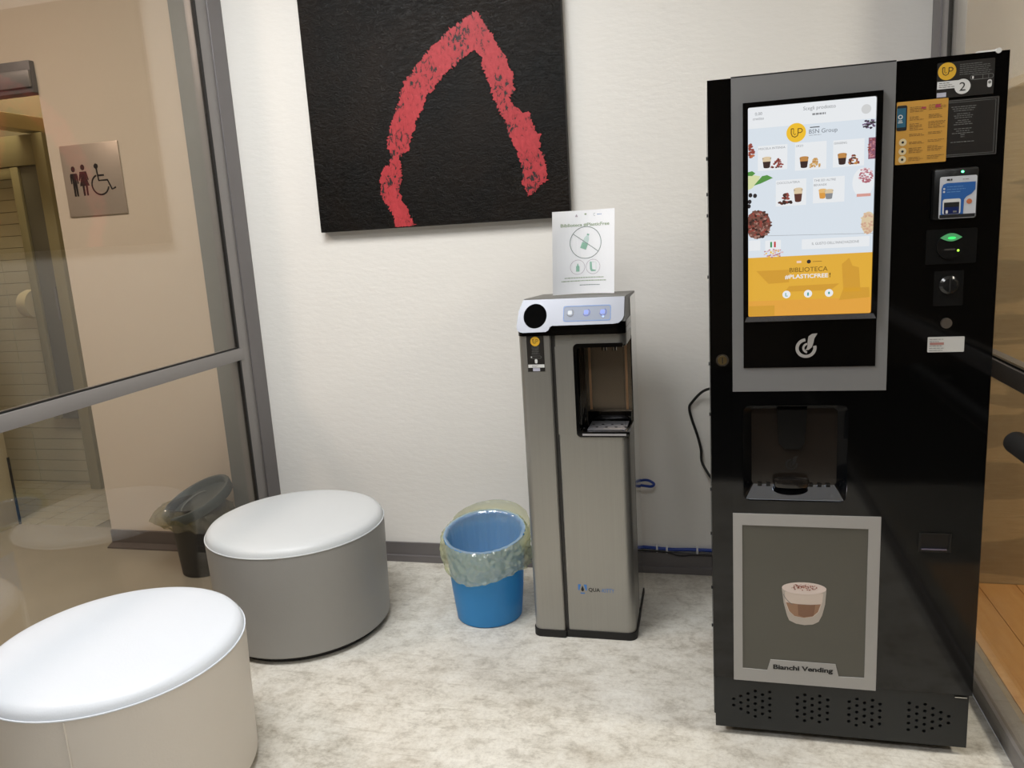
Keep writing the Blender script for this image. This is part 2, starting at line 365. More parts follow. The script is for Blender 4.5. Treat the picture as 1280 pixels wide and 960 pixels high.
for i in range(7):
    for j in range(8):
        x0 = -2.75+i*.2; y0 = .252+j*.1
        if proto is None:
            proto = MB().box(x0, x0+.194, y0, y0+.094, -.006, 0, grey_tile, .0015, 1).build('tile', fr)
        else: share(proto.data, 'tile', fr, (x0+.097, y0+.047, -.006))
wr = MB().box(-3.6, -1.0, 1.006, 1.1, 0, 3.0, grout).build('wall_restroom', **ST)
wr.name = 'wall_left.002'; ROOT[wr.name] = ROOT['wall_restroom']
proto = None; white_tile = mat('ivory_wall_tile', (206, 198, 170), .3)
for i in range(3):
    for j in range(28):
        x0 = -2.85+i*.4; z0 = .003+j*.075
        if proto is None: proto = MB().box(x0, x0+.397, 1.0, 1.006, z0, z0+.072, white_tile, .0015, 1).build('tile', wr)
        else: share(proto.data, 'tile', wr, (x0+.1985, 1.003, z0))
MB().box(-3.6, -3.5, .25, 1.0, 0, 3.0, beige).build('wall_left.003', **ST)
MB().box(-1.08, -1.0, .251, 1.0, 0, 3.0, beige).build('wall_left.004', **ST)
MB().box(-3.6, -1.0, .251, 1.1, 3.0, 3.05, mat('cream_ceiling', (235, 215, 170), .8)).build('ceiling_left', **ST)
# inner restroom door frame
olive = mat('olive_grey_door_frame', (150, 142, 108), .5); oled = mat('dark_olive_grey_door', (98, 94, 80), .5)
dr = MB().box(-1.92, -1.84, .86, .94, 0, 2.24, olive, .003).build('door_1', **ST)
MB().box(-2.02, -1.90, .252, 1.0, 2.255, 2.338, mat('cream_beam', (214, 196, 148), .6), .003).build('lintel', dr)
MB().box(-3.4, -1.925, .87, .93, 2.06, 2.238, olive, .003).build('header', dr)
MB().box(-2.065, -1.925, .885, .915, .47, 2.055, oled, .002).build('door_leaf', dr)
MB().box(-2.125, -2.068, .87, .93, .47, 2.055, olive, .003).build('stile', dr)
MB().box(-3.4, -2.128, .875, .925, 1.99, 2.055, olive, .003).build('rail', dr)
MB().box(-1.935, -1.921, .853, .8595, 1.11, 1.32, alud).build('strike_plate', dr)

# right side: plywood room -------------------------------------------
MB().box(XR+.061, 6.5, .06, .2, -.1, 3.3, mat('warm_grey_plaster', (196, 184, 166), .8)).build('wall_right_back', **ST).name = 'wall_right'
MB().box(6.5, 6.7, -7, .2, -.1, 3.3, beige).build('wall_right.001', **ST)
pw = plywood()
ROOT['wall_right'] = ROOT['wall_right_back']
MB().sheet([[(2.853, 0), (4.6, 0), (4.6, 2.35), (2.853, 1.855)]], .03, .0595, pw).build('plywood_panel', bpy.data.objects['wall_right'])
fl = MB().box(XR+.06, 6.5, -7, .06, -.1, -.012, mat('dark_floor', (58, 56, 53), .7)).build('floor_right', **ST)  # unseen floor past the boards, made dark to dim the machine's reflection
bw = boardmat(); proto = None
MB().box(XR+.0605, XR+.11, -6.9, .028, -.012, -.001, mat('beige_floor_edge', (150, 132, 108), .5)).build('edge_strip', fl)
for i in range(10):
    x0 = XR+.112+i*.14
    if proto is None: proto = MB().box(x0, x0+.138, -2.4, .028, -.012, 0, bw, .001, 1).build('board', fl)
    else: share(proto.data, 'board', fl, (x0+.069, (-2.4+.028)/2, -.012))
# ------------------------------------------------------------------ ceiling lamps (above the frame)
lampwhite = mat('lamp_frame_white', (225, 225, 222), .5)
for (n_, l_, a_, b_, p_, c_), lb in zip(LAMPS[:4], ('square white ceiling lamp above the two poufs', 'oblong white ceiling lamp behind the camera', 'small ceiling lamp in the beige corridor', 'small ceiling lamp in the plywood room')):
    t = thing('ceiling_lamp', (l_[0], l_[1], 3.3), lb, 'lamp')
    o = MB().sheet([[(-a_/2-.03, -b_/2-.03), (a_/2+.03, -b_/2-.03), (a_/2+.03, b_/2+.03), (-a_/2-.03, b_/2+.03)], [(-a_/2, -b_/2), (a_/2, -b_/2), (a_/2, b_/2), (-a_/2, b_/2)]], 0, .05, lampwhite)
    o.v = [(x+l_[0], z+l_[1], 3.3-y) for x, y, z in o.v]; o.build('lamp_frame', t)

# ------------------------------------------------------------------ poufs
def pouf(x, y, R, H, m, mt, label, mp, seam=0):
    t = thing('pouf', (x, y, 0), label, 'pouf', None)
    MB().lathe([(R-.045, 0), (R-.03, .004), (R-.03, .034)], rubber, 64, (x, y, 0)).build('base', t)
    prof = [(R-.02, .028), (R-.012, .024), (R-.006, .03), (R-.004, .10), (R, .25), (R+.004, H-.05), (R+.003, H-.034)]
    MB().lathe(prof, m, 96, (x, y, 0), cap1=False).build('side_cover', t)
    a0 = radians(-65)
    MB().tube([(x+(R+.0035)*cos(2*pi*k/72), y+(R+.0035)*sin(2*pi*k/72), H-.034) for k in range(72)], .0022, mp, 6, 1, True).build('piping', t)
    top = [(R+.002, H-.033), (R-.001, H-.022), (R-.010, H-.010), (R-.026, H-.003), (R-.06, H), (R*.6, H+.006), (R*.3, H+.009), (.01, H+.010)]
    MB().lathe(top, mt, 96, (x, y, 0), cap0=False).build('top_cushion', t)
    if seam:
        a = radians(seam); MB().tube([(x+(R+.001+.004*z/H)*cos(a), y+(R+.001+.004*z/H)*sin(a), z) for z in (.035, .15, .28, H-.04)], .0022, m, 6, 2).build('seam', t)
    return t
leather_w = mat('white_leatherette', (214, 219, 226), .42, bump=.05, bscale=160)
leather_ws = mat('cream_white_leatherette', (214, 207, 198), .45, bump=.05, bscale=160)
leather_g = mat('pale_grey_leatherette', (206, 209, 210), .42, bump=.05, bscale=160)
leather_gs = mat('grey_leatherette', (152, 150, 146), .45, bump=.05, bscale=160)
pouf(.396, -1.552, .336, .451, leather_ws, leather_w, 'round white leatherette pouf nearest the camera', leather_w, -70)
pouf(.433, -.613, .336, .451, leather_gs, leather_g, 'round grey-sided pouf beside the white wall, behind the white pouf', leather_g)

# ------------------------------------------------------------------ painting
t = thing('painting', (.93, -.02, 1.53), 'large black canvas with a rough red arch of paint on white wall', 'painting')
PX0, PX1, PZ0, PZ1 = .377, 1.478, 1.533, 2.62
imp = impasto()
MB().box(PX0, PX1, -.042, -.002, PZ0, PZ1, imp, .003).build('canvas', t)
S = [(1.144, 2.346), (1.093, 2.326), (1.019, 2.285), (.943, 2.230), (.865, 2.160), (.818, 2.113), (.791, 2.050), (.758, 1.977), (.729, 1.902), (.719, 1.855), (.735, 1.834), (.730, 1.795), (.696, 1.788), (.668, 1.721), (.678, 1.660), (.716, 1.598), (.731, 1.577), (.719, 1.535), (.808, 1.535), (.814, 1.539), (.801, 1.567), (.788, 1.603), (.774, 1.634), (.758, 1.694), (.773, 1.743), (.772, 1.782), (.764, 1.812), (.782, 1.830), (.815, 1.842), (.836, 1.903), (.857, 1.958), (.894, 2.012), (.918, 2.056), (.974, 2.107), (1.018, 2.144), (1.082, 2.183), (1.124, 2.205), (1.147, 2.180), (1.158, 2.125), (1.174, 2.068), (1.199, 1.992), (1.226, 1.935), (1.251, 1.867), (1.272, 1.800), (1.293, 1.733), (1.285, 1.686), (1.304, 1.656), (1.312, 1.622), (1.338, 1.644), (1.359, 1.657), (1.390, 1.683), (1.391, 1.734), (1.376, 1.792), (1.369, 1.848), (1.352, 1.896), (1.330, 1.943), (1.306, 1.955), (1.268, 1.977), (1.260, 2.005), (1.280, 2.035), (1.275, 2.094), (1.250, 2.160), (1.215, 2.227), (1.170, 2.299)]
def jag(S, step=.004, amp=.008, seed=3, zmin=None):
    R = random.Random(seed); o = []
    for i in range(len(S)):
        a = Vector(S[i]); b = Vector(S[(i+1) % len(S)]); L = (b-a).length; n = max(1, int(L/step)); d = (b-a)/L; nn = Vector((-d.y, d.x))
        for k in range(n):
            p = a.lerp(b, k/n)+nn*R.choice((-1, -.5, 0, .25, .5, 1))*amp*R.random()
            q = noise.noise(Vector((p.x*38, p.y*38, 1)))*.010+noise.noise(Vector((p.x*120, p.y*120, 5)))*.006; p = p+nn*q
            if zmin: p.y = max(p.y, zmin)
            o.append((p.x, p.y))
    return o
MB().sheet([jag(S, zmin=PZ0+.003)], -.0445, -.0415, redpaint()).build('brush_stroke', t, label='red dry-brushed arch of paint')

# ------------------------------------------------------------------ restroom sign
t = thing('restroom_sign', (-.803, .028, 1.683), 'brushed steel restroom sign with man, woman and wheelchair symbols', 'sign')
MB().box(-.966, -.64, .022, .0295, 1.683, 2.013, mat('satin_sign_steel', (196, 180, 164), .4, .35), .002).build('sign_plate', t)
y = .0214; b = mat('dark_sign_ink', (40, 32, 30), .5); b2 = b
p = MB(); c = -.906
p.ell(c, 1.903, .011, .0135, y, b)
p.poly([(c-.019, 1.883), (c+.017, 1.883), (c+.021, 1.873), (c+.021, 1.835), (c+.014, 1.835), (c+.012, 1.865), (c+.012, 1.777), (c+.002, 1.777), (c, 1.828), (c-.002, 1.777), (c-.012, 1.777), (c-.013, 1.865), (c-.016, 1.835), (c-.022, 1.837), (c-.023, 1.873)], y, b)
p.build('man_symbol', t)
p = MB(); c = -.852; p.ell(c, 1.908, .0115, .0135, y, b)
p.poly([(c-.020, 1.889), (c+.018, 1.889), (c+.026, 1.850), (c+.020, 1.848), (c+.013, 1.868), (c+.026, 1.823), (c-.028, 1.823), (c-.014, 1.868), (c-.024, 1.848), (c-.030, 1.850)], y, b2)
p.poly([(c-.015, 1.823), (c-.003, 1.823), (c-.003, 1.778), (c-.014, 1.778)], y, b).poly([(c+.003, 1.823), (c+.015, 1.823), (c+.014, 1.778), (c+.004, 1.778)], y, b); p.build('woman_symbol', t)
p = MB(); p.ell(-.776, 1.908, .012, .012, y, b)
p.line([(-.776, 1.9), (-.771, 1.842), (-.723, 1.842), (-.704, 1.798), (-.682, 1.806)], .009, y, b).line([(-.772, 1.865), (-.738, 1.865)], .008, y-.0002, b)
p.arc(-.766, 1.823, .046, 110, 345, .008, y-.0002, b).build('wheelchair_symbol', t)

# ------------------------------------------------------------------ vending machine
V0, V1, VY = 2.0125, 2.688, -1.095
vm = thing('vending_machine', (2.35, -.72, 0), 'tall black coffee vending machine with lit touch screen and silver panels', 'vending machine')
MB().box(V0, V1, VY+.055, -.33, .03, 1.828, blackcab, .004).build('cabinet', vm)
def ylay(k): return VY-.0006*k-.0006
dpan = MB().sheet([[(V0, .187), (V1, .187), (V1, 1.83), (V0, 1.83)], rr(2.094, 2.362, .727, .998, .02)], VY, VY+.05, blackgl)
door = dpan.build('door', vm)
# side hinge strip with small bolts
p = MB()
for z in (.28, .42, .56, .72, .95, 1.08, 1.32, 1.5, 1.56, 1.65): yb = VY+.07+.25*random.random(); p.cyl((V0+.001, yb, z), (V0-.004, yb, z), .005, blacksat, 8)
p.build('side_bolt', vm, kind='stuff')
for yy in (-1.03, -.42):
    for xx in (2.06, 2.64): MB().cyl((xx, yy, 0), (xx, yy, .035), .02, rubber).build('foot', vm)
# upper silver frame with the black glass
up_ = MB().sheet([[(2.070, 1.034), (2.448, 1.034), (2.448, 1.829), (2.070, 1.829)]], VY-.004, VY+.001, silver).build('upper_panel', vm)
MB().sheet([[(2.070, 1.829), (2.448, 1.829), (2.448, 1.8325), (2.070, 1.8325)]], VY-.002, VY+.04, blacksat).build('top_edge', up_)
bz = MB().sheet([[(2.098, 1.098), (2.420, 1.098), (2.420, 1.767), (2.098, 1.767)]], VY-.0065, VY-.003, blackgl).build('screen_glass', vm)
X0, X1, Z0, Z1 = 2.110, 2.405, 1.235, 1.754
MB().sheet([[(2.099, 1.221), (2.419, 1.221), (2.419, 1.766), (2.099, 1.766)], rr(X0, X1, Z0, Z1, .004)], VY-.016, VY-.006, blackgl).build('screen_bezel', bz)
MB().sheet([[(2.101, 1.2215), (2.417, 1.2215), (2.410, 1.2345), (2.106, 1.2345)]], VY-.0175, VY-.0161, mat('bright_bezel_lip', (190, 195, 205), .12, .9)).build('bezel_lip', bz)
# display: every colour is light given off by the screen
def em(n, c, e=.9): return mat('screen_'+n, c, .12, emit=e)
sw = em('pale_blue', (224, 233, 242)); sw2 = em('white', (240, 243, 246)); sy = em('amber', (232, 178, 60)); sy2 = em('amber_dark', (216, 160, 52)); sy3 = em('orange', (233, 168, 66))
sg = em('grey', (140, 142, 146)); sk = em('dark', (45, 40, 42)); sbr = em('brown', (92, 52, 42)); sbr2 = em('tan', (196, 140, 76)); sgr = em('green', (88, 150, 70)); sli = em('lime', (222, 228, 176))
spk = em('pink', (190, 130, 140)); sru = em('russet', (150, 72, 62)); sor = em('cup_yellow', (246, 196, 48)); sred = em('red', (200, 60, 60)); stq = em('teal', (70, 160, 150)); scre = em('cream', (226, 205, 170)); sdb = em('dark_brown', (58, 38, 34))
ys = VY-.0085
def yy(k): return ys-.00025*k
dsp = MB().rect(X0, X1, Z0, Z1, ys, sw).build('display', bz, label='lit touch screen')
p = MB()
p.rect(X0, X1, 1.704, Z1, yy(1), sw2)
p.text('0,00', 2.127, 2.144, 1.735, yy(2), sg).text('credito', 2.122, 2.148, 1.724, yy(2), sg)
p.text('Scegli prodotto', 2.240, 2.314, 1.737, yy(2), sg).lines(2.261, 2.293, 1.726, 1.726, 1, yy(2), sg, .0045, 93)
p.ell(2.224, 1.686, .0228, .0228, yy(2), sor)
def up_logo(p, cx, cz, r, y, ink):
    k = r/.0228
    p.line([(cx-.0115*k, cz+.009*k), (cx-.0115*k, cz-.002*k), (cx-.009*k, cz-.0085*k), (cx-.003*k, cz-.0115*k), (cx+.003*k, cz-.0085*k), (cx+.0045*k, cz-.002*k), (cx+.0045*k, cz+.009*k)], .0022*k, y, ink)
    p.line([(cx-.0115*k, cz+.009*k), (cx-.006*k, cz+.009*k)], .0022*k, y, ink).line([(cx-.006*k, cz+.009*k), (cx-.006*k, cz-.003*k), (cx-.003*k, cz-.006*k), (cx-.001*k, cz-.003*k)], .0016*k, y, ink)
    p.line([(cx+.0045*k, cz+.008*k), (cx+.011*k, cz+.008*k), (cx+.0145*k, cz+.0045*k), (cx+.0135*k, cz+.0005*k), (cx+.010*k, cz-.0015*k), (cx+.0045*k, cz-.0015*k)], .0022*k, y, ink)
up_logo(p, 2.224, 1.687, .0228, yy(3), em('olive', (110, 84, 30)))
p.rect(2.256, 2.278, 1.6945, 1.6965, yy(2), sk).text('BSN Group', 2.254, 2.319, 1.681, yy(2), em('steel', (110, 116, 126))).lines(2.254, 2.300, 1.677, 1.677, 1, yy(2), sg, .001)
def cup(p, cx, cz, w_, h_, body, top, k=4):
    p.poly([(cx-w_*.36, cz-h_/2), (cx+w_*.36, cz-h_/2), (cx+w_/2, cz+h_/2), (cx-w_/2, cz+h_/2)], yy(k), sw2 if body is None else body)
    p.rect(cx-w_*.46, cx+w_*.46, cz+h_*.1, cz+h_*.4, yy(k+1), top).ell(cx, cz+h_/2, w_/2, h_*.12, yy(k+2), top, 14).ell(cx, cz-h_/2, w_*.36, h_*.1, yy(k+1), body or sw2, 14)
def heap(p, cx, cz, w_, h_, cols, n, sz, seed, k=5, rnd=False):
    R = random.Random(seed)
    for i in range(n):
        if rnd: a = R.random()*2*pi; q = R.random()**.5; x = cx+q*w_/2*cos(a); z = cz+q*h_/2*sin(a)
        else: z = cz+h_*R.random()**1.6; x = cx+(R.random()-.5)*w_*(1-(z-cz)/h_*.85)
        if not (X0+sz < x < X1-sz): x = min(max(x, X0+sz), X1-sz)
        p.poly([(x+sz*cos(a2)*R.uniform(.7, 1.2), z+sz*.75*sin(a2)*R.uniform(.7, 1.2)) for a2 in [j*pi/3 for j in range(6)]], yy(k)-.00002*i, R.choice(cols))
for (x0, x1, z1, z0, tx, n) in ((2.134, 2.204, 1.661, 1.601, ['MISCELA INTENSA'], 0), (2.222, 2.295, 1.661, 1.595, ['ORZO'], 1), (2.310, 2.381, 1.660, 1.596, ['GINSENG'], 2), (2.177, 2.249, 1.575, 1.511, ['CIOCCOLATERIA'], 3), (2.265, 2.338, 1.575, 1.513, ['THE ED ALTRE', 'BEVANDE'], 4)):
    p.rect(x0, x1, z0, z1, yy(1), sw2)
    for i, q in enumerate(tx): p.text(q, x0+.002, x0+.002+.0042*len(q), z1-.0095-.011*i, yy(2), sg, .005)
    cz = z0+.021
    if n == 3:
        heap(p, x0+.024, z0+.006, .034, .024, [sbr, sdb, sru], 26, .0045, 5); cup(p, x0+.053, cz+.004, .021, .029, sbr, scre)
    elif n == 4:
        cup(p, x0+.022, cz+.001, .018, .02, em('tea', (224, 158, 70)), em('tea_top', (236, 190, 120))); cup(p, x0+.037, cz-.001, .020, .020, sg, scre, 7)
    else:
        cup(p, x0+.021, cz-.002, .021, .023, sdb, [scre, sbr2, sbr2][n]); heap(p, x0+.047, z0+.006, .030, .020, [[sru, sbr, sru], [sbr2, em('straw', (214, 172, 108))], [sbr, sru, sbr2]][n], 40, .003, 11+n)
heap(p, 2.390, 1.692, .028, .022, [em('aubergine', (60, 40, 66)), sk, em('violet', (120, 100, 130))], 40, .0032, 21, rnd=True)
p.rect(2.390, X1, 1.610, 1.660, yy(4), em('mauve', (140, 90, 110)))
heap(p, 2.397, 1.635, .014, .050, [em('mauve', (140, 90, 110)), spk, sru], 70, .0028, 22, rnd=True)
p.ell(2.380, 1.556, .0245, .035, yy(2), sw2)
heap(p, 2.386, 1.572, .032, .036, [spk, em('rose', (176, 100, 112)), em('pale_pink', (226, 190, 196))], 80, .0028, 23, rnd=True); p.rect(2.366, 2.398, 1.522, 1.529, yy(3), em('salmon', (220, 160, 150)))
p.ell(2.383, 1.727, .011, .011, yy(2), em('pale_ring', (215, 216, 216)))
heap(p, 2.118, 1.652, .016, .034, [sru, em('terracotta', (190, 110, 70))], 22, .0045, 24, rnd=True)
p.poly([(X0, 1.556), (X0, 1.590), (2.124, 1.592), (2.140, 1.588), (2.132, 1.572), (2.120, 1.560)], yy(3), sli)
p.poly([(2.124, 1.566), (2.140, 1.570), (2.160, 1.578), (2.170, 1.582), (2.156, 1.590), (2.144, 1.588)], yy(4), sgr).poly([(X0, 1.591), (2.120, 1.590), (2.128, 1.596), (2.120, 1.602), (X0, 1.600)], yy(4), sgr)
for x, z in ((2.116, 1.543), (2.127, 1.541), (2.114, 1.527), (2.112, 1.516)): p.ell(x, z, .0048, .0055, yy(3), sk, 12)
p.poly([(max(X0, 2.134+.031*cos(k*pi/16)), 1.469+.035*sin(k*pi/16)) for k in range(32)], yy(4), em('cocoa', (120, 80, 70)))
heap(p, 2.134, 1.469, .062, .070, [sbr, sru, em('cocoa', (120, 80, 70)), sdb, em('blush', (168, 128, 116))], 190, .0040, 25, rnd=True)
p.poly([(min(X1, 2.394+.016*cos(k*pi/16)), 1.458+.027*sin(k*pi/16)) for k in range(32)], yy(4), scre)
heap(p, 2.392, 1.458, .030, .052, [em('sand', (222, 190, 160)), em('peach', (212, 170, 146)), scre], 60, .0036, 26, rnd=True)
p.line([(2.15, 1.440), (X1, 1.432)], .0008, yy(1), sg)
p.rect(2.112, 2.140, 1.404, 1.430, yy(2), sw2).rect(2.152, 2.190, 1.402, 1.428, yy(2), sw2)
p.rect(2.164, 2.1685, 1.410, 1.424, yy(3), em('flag_green', (60, 150, 90))).rect(2.1685, 2.173, 1.410, 1.424, yy(3), sw2).rect(2.173, 2.1775, 1.410, 1.424, yy(3), sred)
p.rect(2.240, 2.398, 1.401, 1.426, yy(2), sw2).text('IL GUSTO DELL\'INNOVAZIONE', 2.264, 2.374, 1.411, yy(3), sg, .0065)
heap(p, 2.172, 1.395, .05, .02, [em('pale_pink', (226, 190, 196)), spk, sor], 50, .0026, 27, rnd=True)
p.rect(X0, X1, Z0, 1.386, yy(6), sy).rect(X0, X1, Z0, 1.275, yy(7), sy3)
for q in ([(2.13, 1.352), (2.21, 1.352), (2.21, 1.32), (2.16, 1.318)], [(2.34, 1.30), (2.40, 1.30), (2.402, 1.275), (2.33, 1.27)], [(2.335, 1.36), (2.352, 1.375), (2.36, 1.355), (2.375, 1.35), (2.38, 1.29), (2.34, 1.29)], [(X0+.001, 1.262), (2.175, 1.262), (2.175, 1.236), (X0+.001, 1.236)], [(2.21, 1.31), (2.33, 1.312), (2.31, 1.296), (2.2, 1.296)]): p.poly(q, yy(8), sy2)
p.rect(2.228, 2.239, 1.3675, 1.373, yy(9), em('blush_badge', (246, 214, 190))).ell(2.257, 1.370, .005, .005, yy(9), sk, 12).rect(2.266, 2.288, 1.369, 1.3702, yy(9), em('bronze', (120, 90, 40)))
p.text('BIBLIOTECA', 2.211, 2.302, 1.345, yy(9), em('umber', (104, 78, 24)), .0115).text('#PLASTICFREE', 2.200, 2.303, 1.329, yy(9), sw2, .0115, 1).text('!', 2.306, 2.309, 1.329, yy(9), em('umber', (104, 78, 24)), .0115, 1)
for x in (2.204, 2.256, 2.306): p.ell(x, 1.289, .0098, .0098, yy(9), sw2)
p.line([(2.202, 1.293), (2.202, 1.285), (2.207, 1.285)], .0022, yy(10), stq).ell(2.256, 1.288, .0022, .005, yy(10), stq, 10).ell(2.306, 1.289, .0024, .0034, yy(10), stq, 10)
p.build('screen_print', bz, flat=True)
# emblem: swirling cup
def emblem(p, cx, cz, r, y, m):
    p.arc(cx-.003*r/.028, cz-.004*r/.028, r*.82, 95, 375, r*.30, y, m)
    p.arc(cx+.002*r/.028, cz-.004*r/.028, r*.42, 100, 260, r*.20, y, m)
    s = r/.028
    p.poly([(cx-.006*s, cz-.010*s), (cx+.004*s, cz-.009*s), (cx+.012*s, cz-.002*s), (cx+.016*s, cz+.010*s), (cx+.018*s, cz+.022*s), (cx+.026*s, cz+.036*s), (cx+.012*s, cz+.035*s), (cx+.003*s, cz+.028*s), (cx+.001*s, cz+.016*s), (cx+.001*s, cz+.004*s), (cx-.001*s, cz-.005*s)], y, m)
p = MB(); emblem(p, 2.256, 1.152, .0265, VY-.0072, mat('emblem_grey', (176, 172, 168), .35)); p.build('emblem', bz)
# lock
lk = MB().cyl((2.044, VY+.01, 1.120), (2.044, VY-.006, 1.120), .0165, chrome, 28).cyl((2.044, VY-.0058, 1.12), (2.044, VY-.010, 1.12), .012, mat('brass', (178, 156, 110), .3, 1), 24).build('lock', vm)
MB().rect(2.0428, 2.0452, 1.112, 1.128, VY-.0104, inkk).build('keyhole', lk)
# dispensing bay
dp = MB().sheet([[(2.0665, .692), (2.448, .692), (2.448, 1.032), (2.0665, 1.032)], rr(2.094, 2.362, .727, .998, .02)], VY-.003, VY+.002, blackgl).build('dispensing_panel', vm)
loopA = rr(2.0965, 2.3595, .7295, .9955, .019); loopB = rr(2.121, 2.338, .765, .978, .012)
def skirt(l0, y0, l1, y1, m): n = len(l0); return MB().add([(x, y0, z) for x, z in l0]+[(x, y1, z) for x, z in l1], [[i, (i+1) % n, n+(i+1) % n, n+i] for i in range(n)], m)
rc = skirt(loopA, VY-.003, loopB, VY+.034, mat('piano_black', (10, 11, 13), .06)).build('recess_liner', vm, label='glossy black recess where cups are served')
MB().sheet([rr(2.0945, 2.3615, .7275, .9975, .0195), loopA], VY-.006, VY-.0028, blackgl).build('recess_rim', rc)
MB().sheet([rr(2.120, 2.339, .764, .979, .012)], VY+.032, VY+.04, mat('smoked_hatch', (40, 34, 29), .12)).build('hatch', vm)
p = MB().sheet([[(2.185, .9775), (2.262, .9775), (2.256, .885), (2.245, .868), (2.205, .868), (2.190, .885)]], VY+.022, VY+.032, mat('spout_black', (8, 8, 8), .25)); p.build('spout_cover', vm)
p = MB(); emblem(p, 2.226, .825, .0165, VY+.0315, inkk); p.build('hatch_emblem', vm)
tv = [(2.101, VY-.0035, .7335), (2.356, VY-.0035, .7335), (2.333, VY+.0315, .7655), (2.125, VY+.0315, .7655)]
MB().add(tv+[(x, y+.001, z-.004) for x, y, z in tv], [[0, 1, 2, 3], [7, 6, 5, 4], [0, 4, 5, 1], [1, 5, 6, 2], [2, 6, 7, 3], [3, 7, 4, 0]], mat('chrome_tray', (150, 160, 178), .08, 1)).build('drip_tray', vm)
tr = bpy.data.objects['drip_tray']
for i in range(9): MB().box(2.136+i*.022, 2.147+i*.022, VY+.026, VY+.0318, .7625, .770, blacksat).build('tray_slot', tr)
MB().lathe([(.044, .0), (.046, .004), (.046, .02), (.042, .024), (.038, .02), (.02, .018)], mat('cup_rest_black', (30, 27, 25), .15), 36, (2.222, VY+.038, .764), fn=lambda q, a, r, z: Vector((q.x, VY+.016+(q.y-VY-.038)*.34, q.z))).build('cup_rest', tr)
# lower silver frame, poster
tab = [(2.416, .220), (2.350, .2185), (2.341, .2555), (2.169, .2565), (2.160, .2225), (2.093, .224)]
lo = MB().sheet([[(2.0685, .186), (2.446, .184), (2.446, .691), (2.0685, .691)], [(2.093, .658), (2.416, .657)]+tab], VY-.006, VY+.001, silver2).build('lower_frame', vm)
po = MB().sheet([[(2.092, .215), (2.418, .215), (2.418, .66), (2.092, .66)]], VY-.0035, VY+.0005, mat('taupe_poster', (90, 88, 80), .3, var=.05, vscale=4)).build('poster', vm)
p = MB(); yk = VY-.0042; gw = mat('glass_print', (186, 176, 166), .4)
p.poly([(2.198, .474), (2.203, .432), (2.212, .395), (2.218, .380), (2.236, .371), (2.258, .368), (2.280, .371), (2.295, .380), (2.304, .400), (2.311, .432), (2.314, .474)], yk, gw)
p.poly([(2.206, .466), (2.207, .435), (2.216, .408), (2.232, .393), (2.257, .389), (2.280, .394), (2.296, .410), (2.304, .440), (2.306, .466)], yk-.0002, mat('milk_print', (216, 200, 188), .4))
p.poly([(2.209, .434), (2.218, .408), (2.232, .394), (2.257, .390), (2.279, .395), (2.293, .410), (2.300, .433), (2.257, .428)], yk-.0004, mat('latte_print', (158, 122, 96), .4)).poly([(2.240, .430), (2.286, .430), (2.282, .398), (2.257, .392), (2.242, .397)], yk-.0006, mat('latte_print_dark', (134, 98, 76), .4))
p.ell(2.256, .478, .058, .018, yk-.0006, mat('foam_print', (230, 214, 206), .4)).arc(2.256, .478, .0575, 200, 240, .0016, yk-.0007, inkg)
R = random.Random(8)
for i in range(90):
    a = R.random()*6.28; q = R.random()**.7; x = 2.256+.034*q*cos(a); z = .481+.010*q*sin(a); s_ = R.uniform(.0012, .0028)
    p.poly([(x-s_, z), (x, z-s_*.6), (x+s_, z), (x, z+s_*.6)], yk-.0008-.00001*i, mat('cocoa_print', (150, 82, 66), .5) if i % 3 else mat('cocoa_print_light', (188, 124, 104), .5))
p.build('cup_picture', po, flat=True)
MB().text('Bianchi Vending', 2.176, 2.334, .229, VY-.0064, inkk, .0185, 1.4).text('Bianchi Vending', 2.1766, 2.3346, .2293, VY-.0066, inkk, .0185, 1.4).build('lettering', lo)
# right column
def sticker(name, x0, x1, z0, z1, m, k=1): return MB().sheet([rr(x0, x1, z0, z1, .002, 2)], VY-.0008*k, VY, m)
st = sticker('s', 2.537, 2.658, 1.737, 1.816, mat('charcoal_sticker', (34, 31, 28), .4)).build('info_sticker', vm)
y = VY-.0011; p = MB().ell(2.558, 1.796, .0195, .0195, y, inky); up_logo(p, 2.558, 1.797, .0195, y-.0002, mat('dark_olive_ink', (72, 56, 20), .6))
p.rect(2.538, 2.59, 1.757, 1.774, y, inkw).ell(2.592, 1.759, .0170, .0170, y-.0002, inkw).text('2', 2.5855, 2.5985, 1.7495, y-.0004, inkk, .019).rect(2.538, 2.558, 1.739, 1.749, y, mat('lilac_ink', (190, 190, 205), .6))
p.lines(2.542, 2.575, 1.770, 1.761, 3, y-.0002, inkg, .0016, 3).lines(2.585, 2.655, 1.808, 1.786, 6, y, inkg, .0012, 4)
p.line(rr(2.608, 2.656, 1.772, 1.782, .005), .0011, y, inkg, True).rect(2.6115, 2.615, 1.774, 1.780, y, inkw).line([(2.634, 1.772), (2.634, 1.782)], .001, y, inkg).line([(2.646, 1.772), (2.646, 1.782)], .001, y, inkg)
p.rrect(2.644, 2.6535, 1.752, 1.769, .004, y, inkw).ell(2.6487, 1.763, .0033, .0033, y-.0002, inkg, 12); p.build('print', st, flat=True)
os_ = sticker('s', 2.452, 2.5635, 1.5915, 1.7365, mat('amber_sticker', (205, 152, 62), .5), 2).build('instruction_sticker', vm, label='amber instruction sticker')
y = VY-.0020; p = MB(); br = mat('brown_ink', (120, 86, 40), .6)
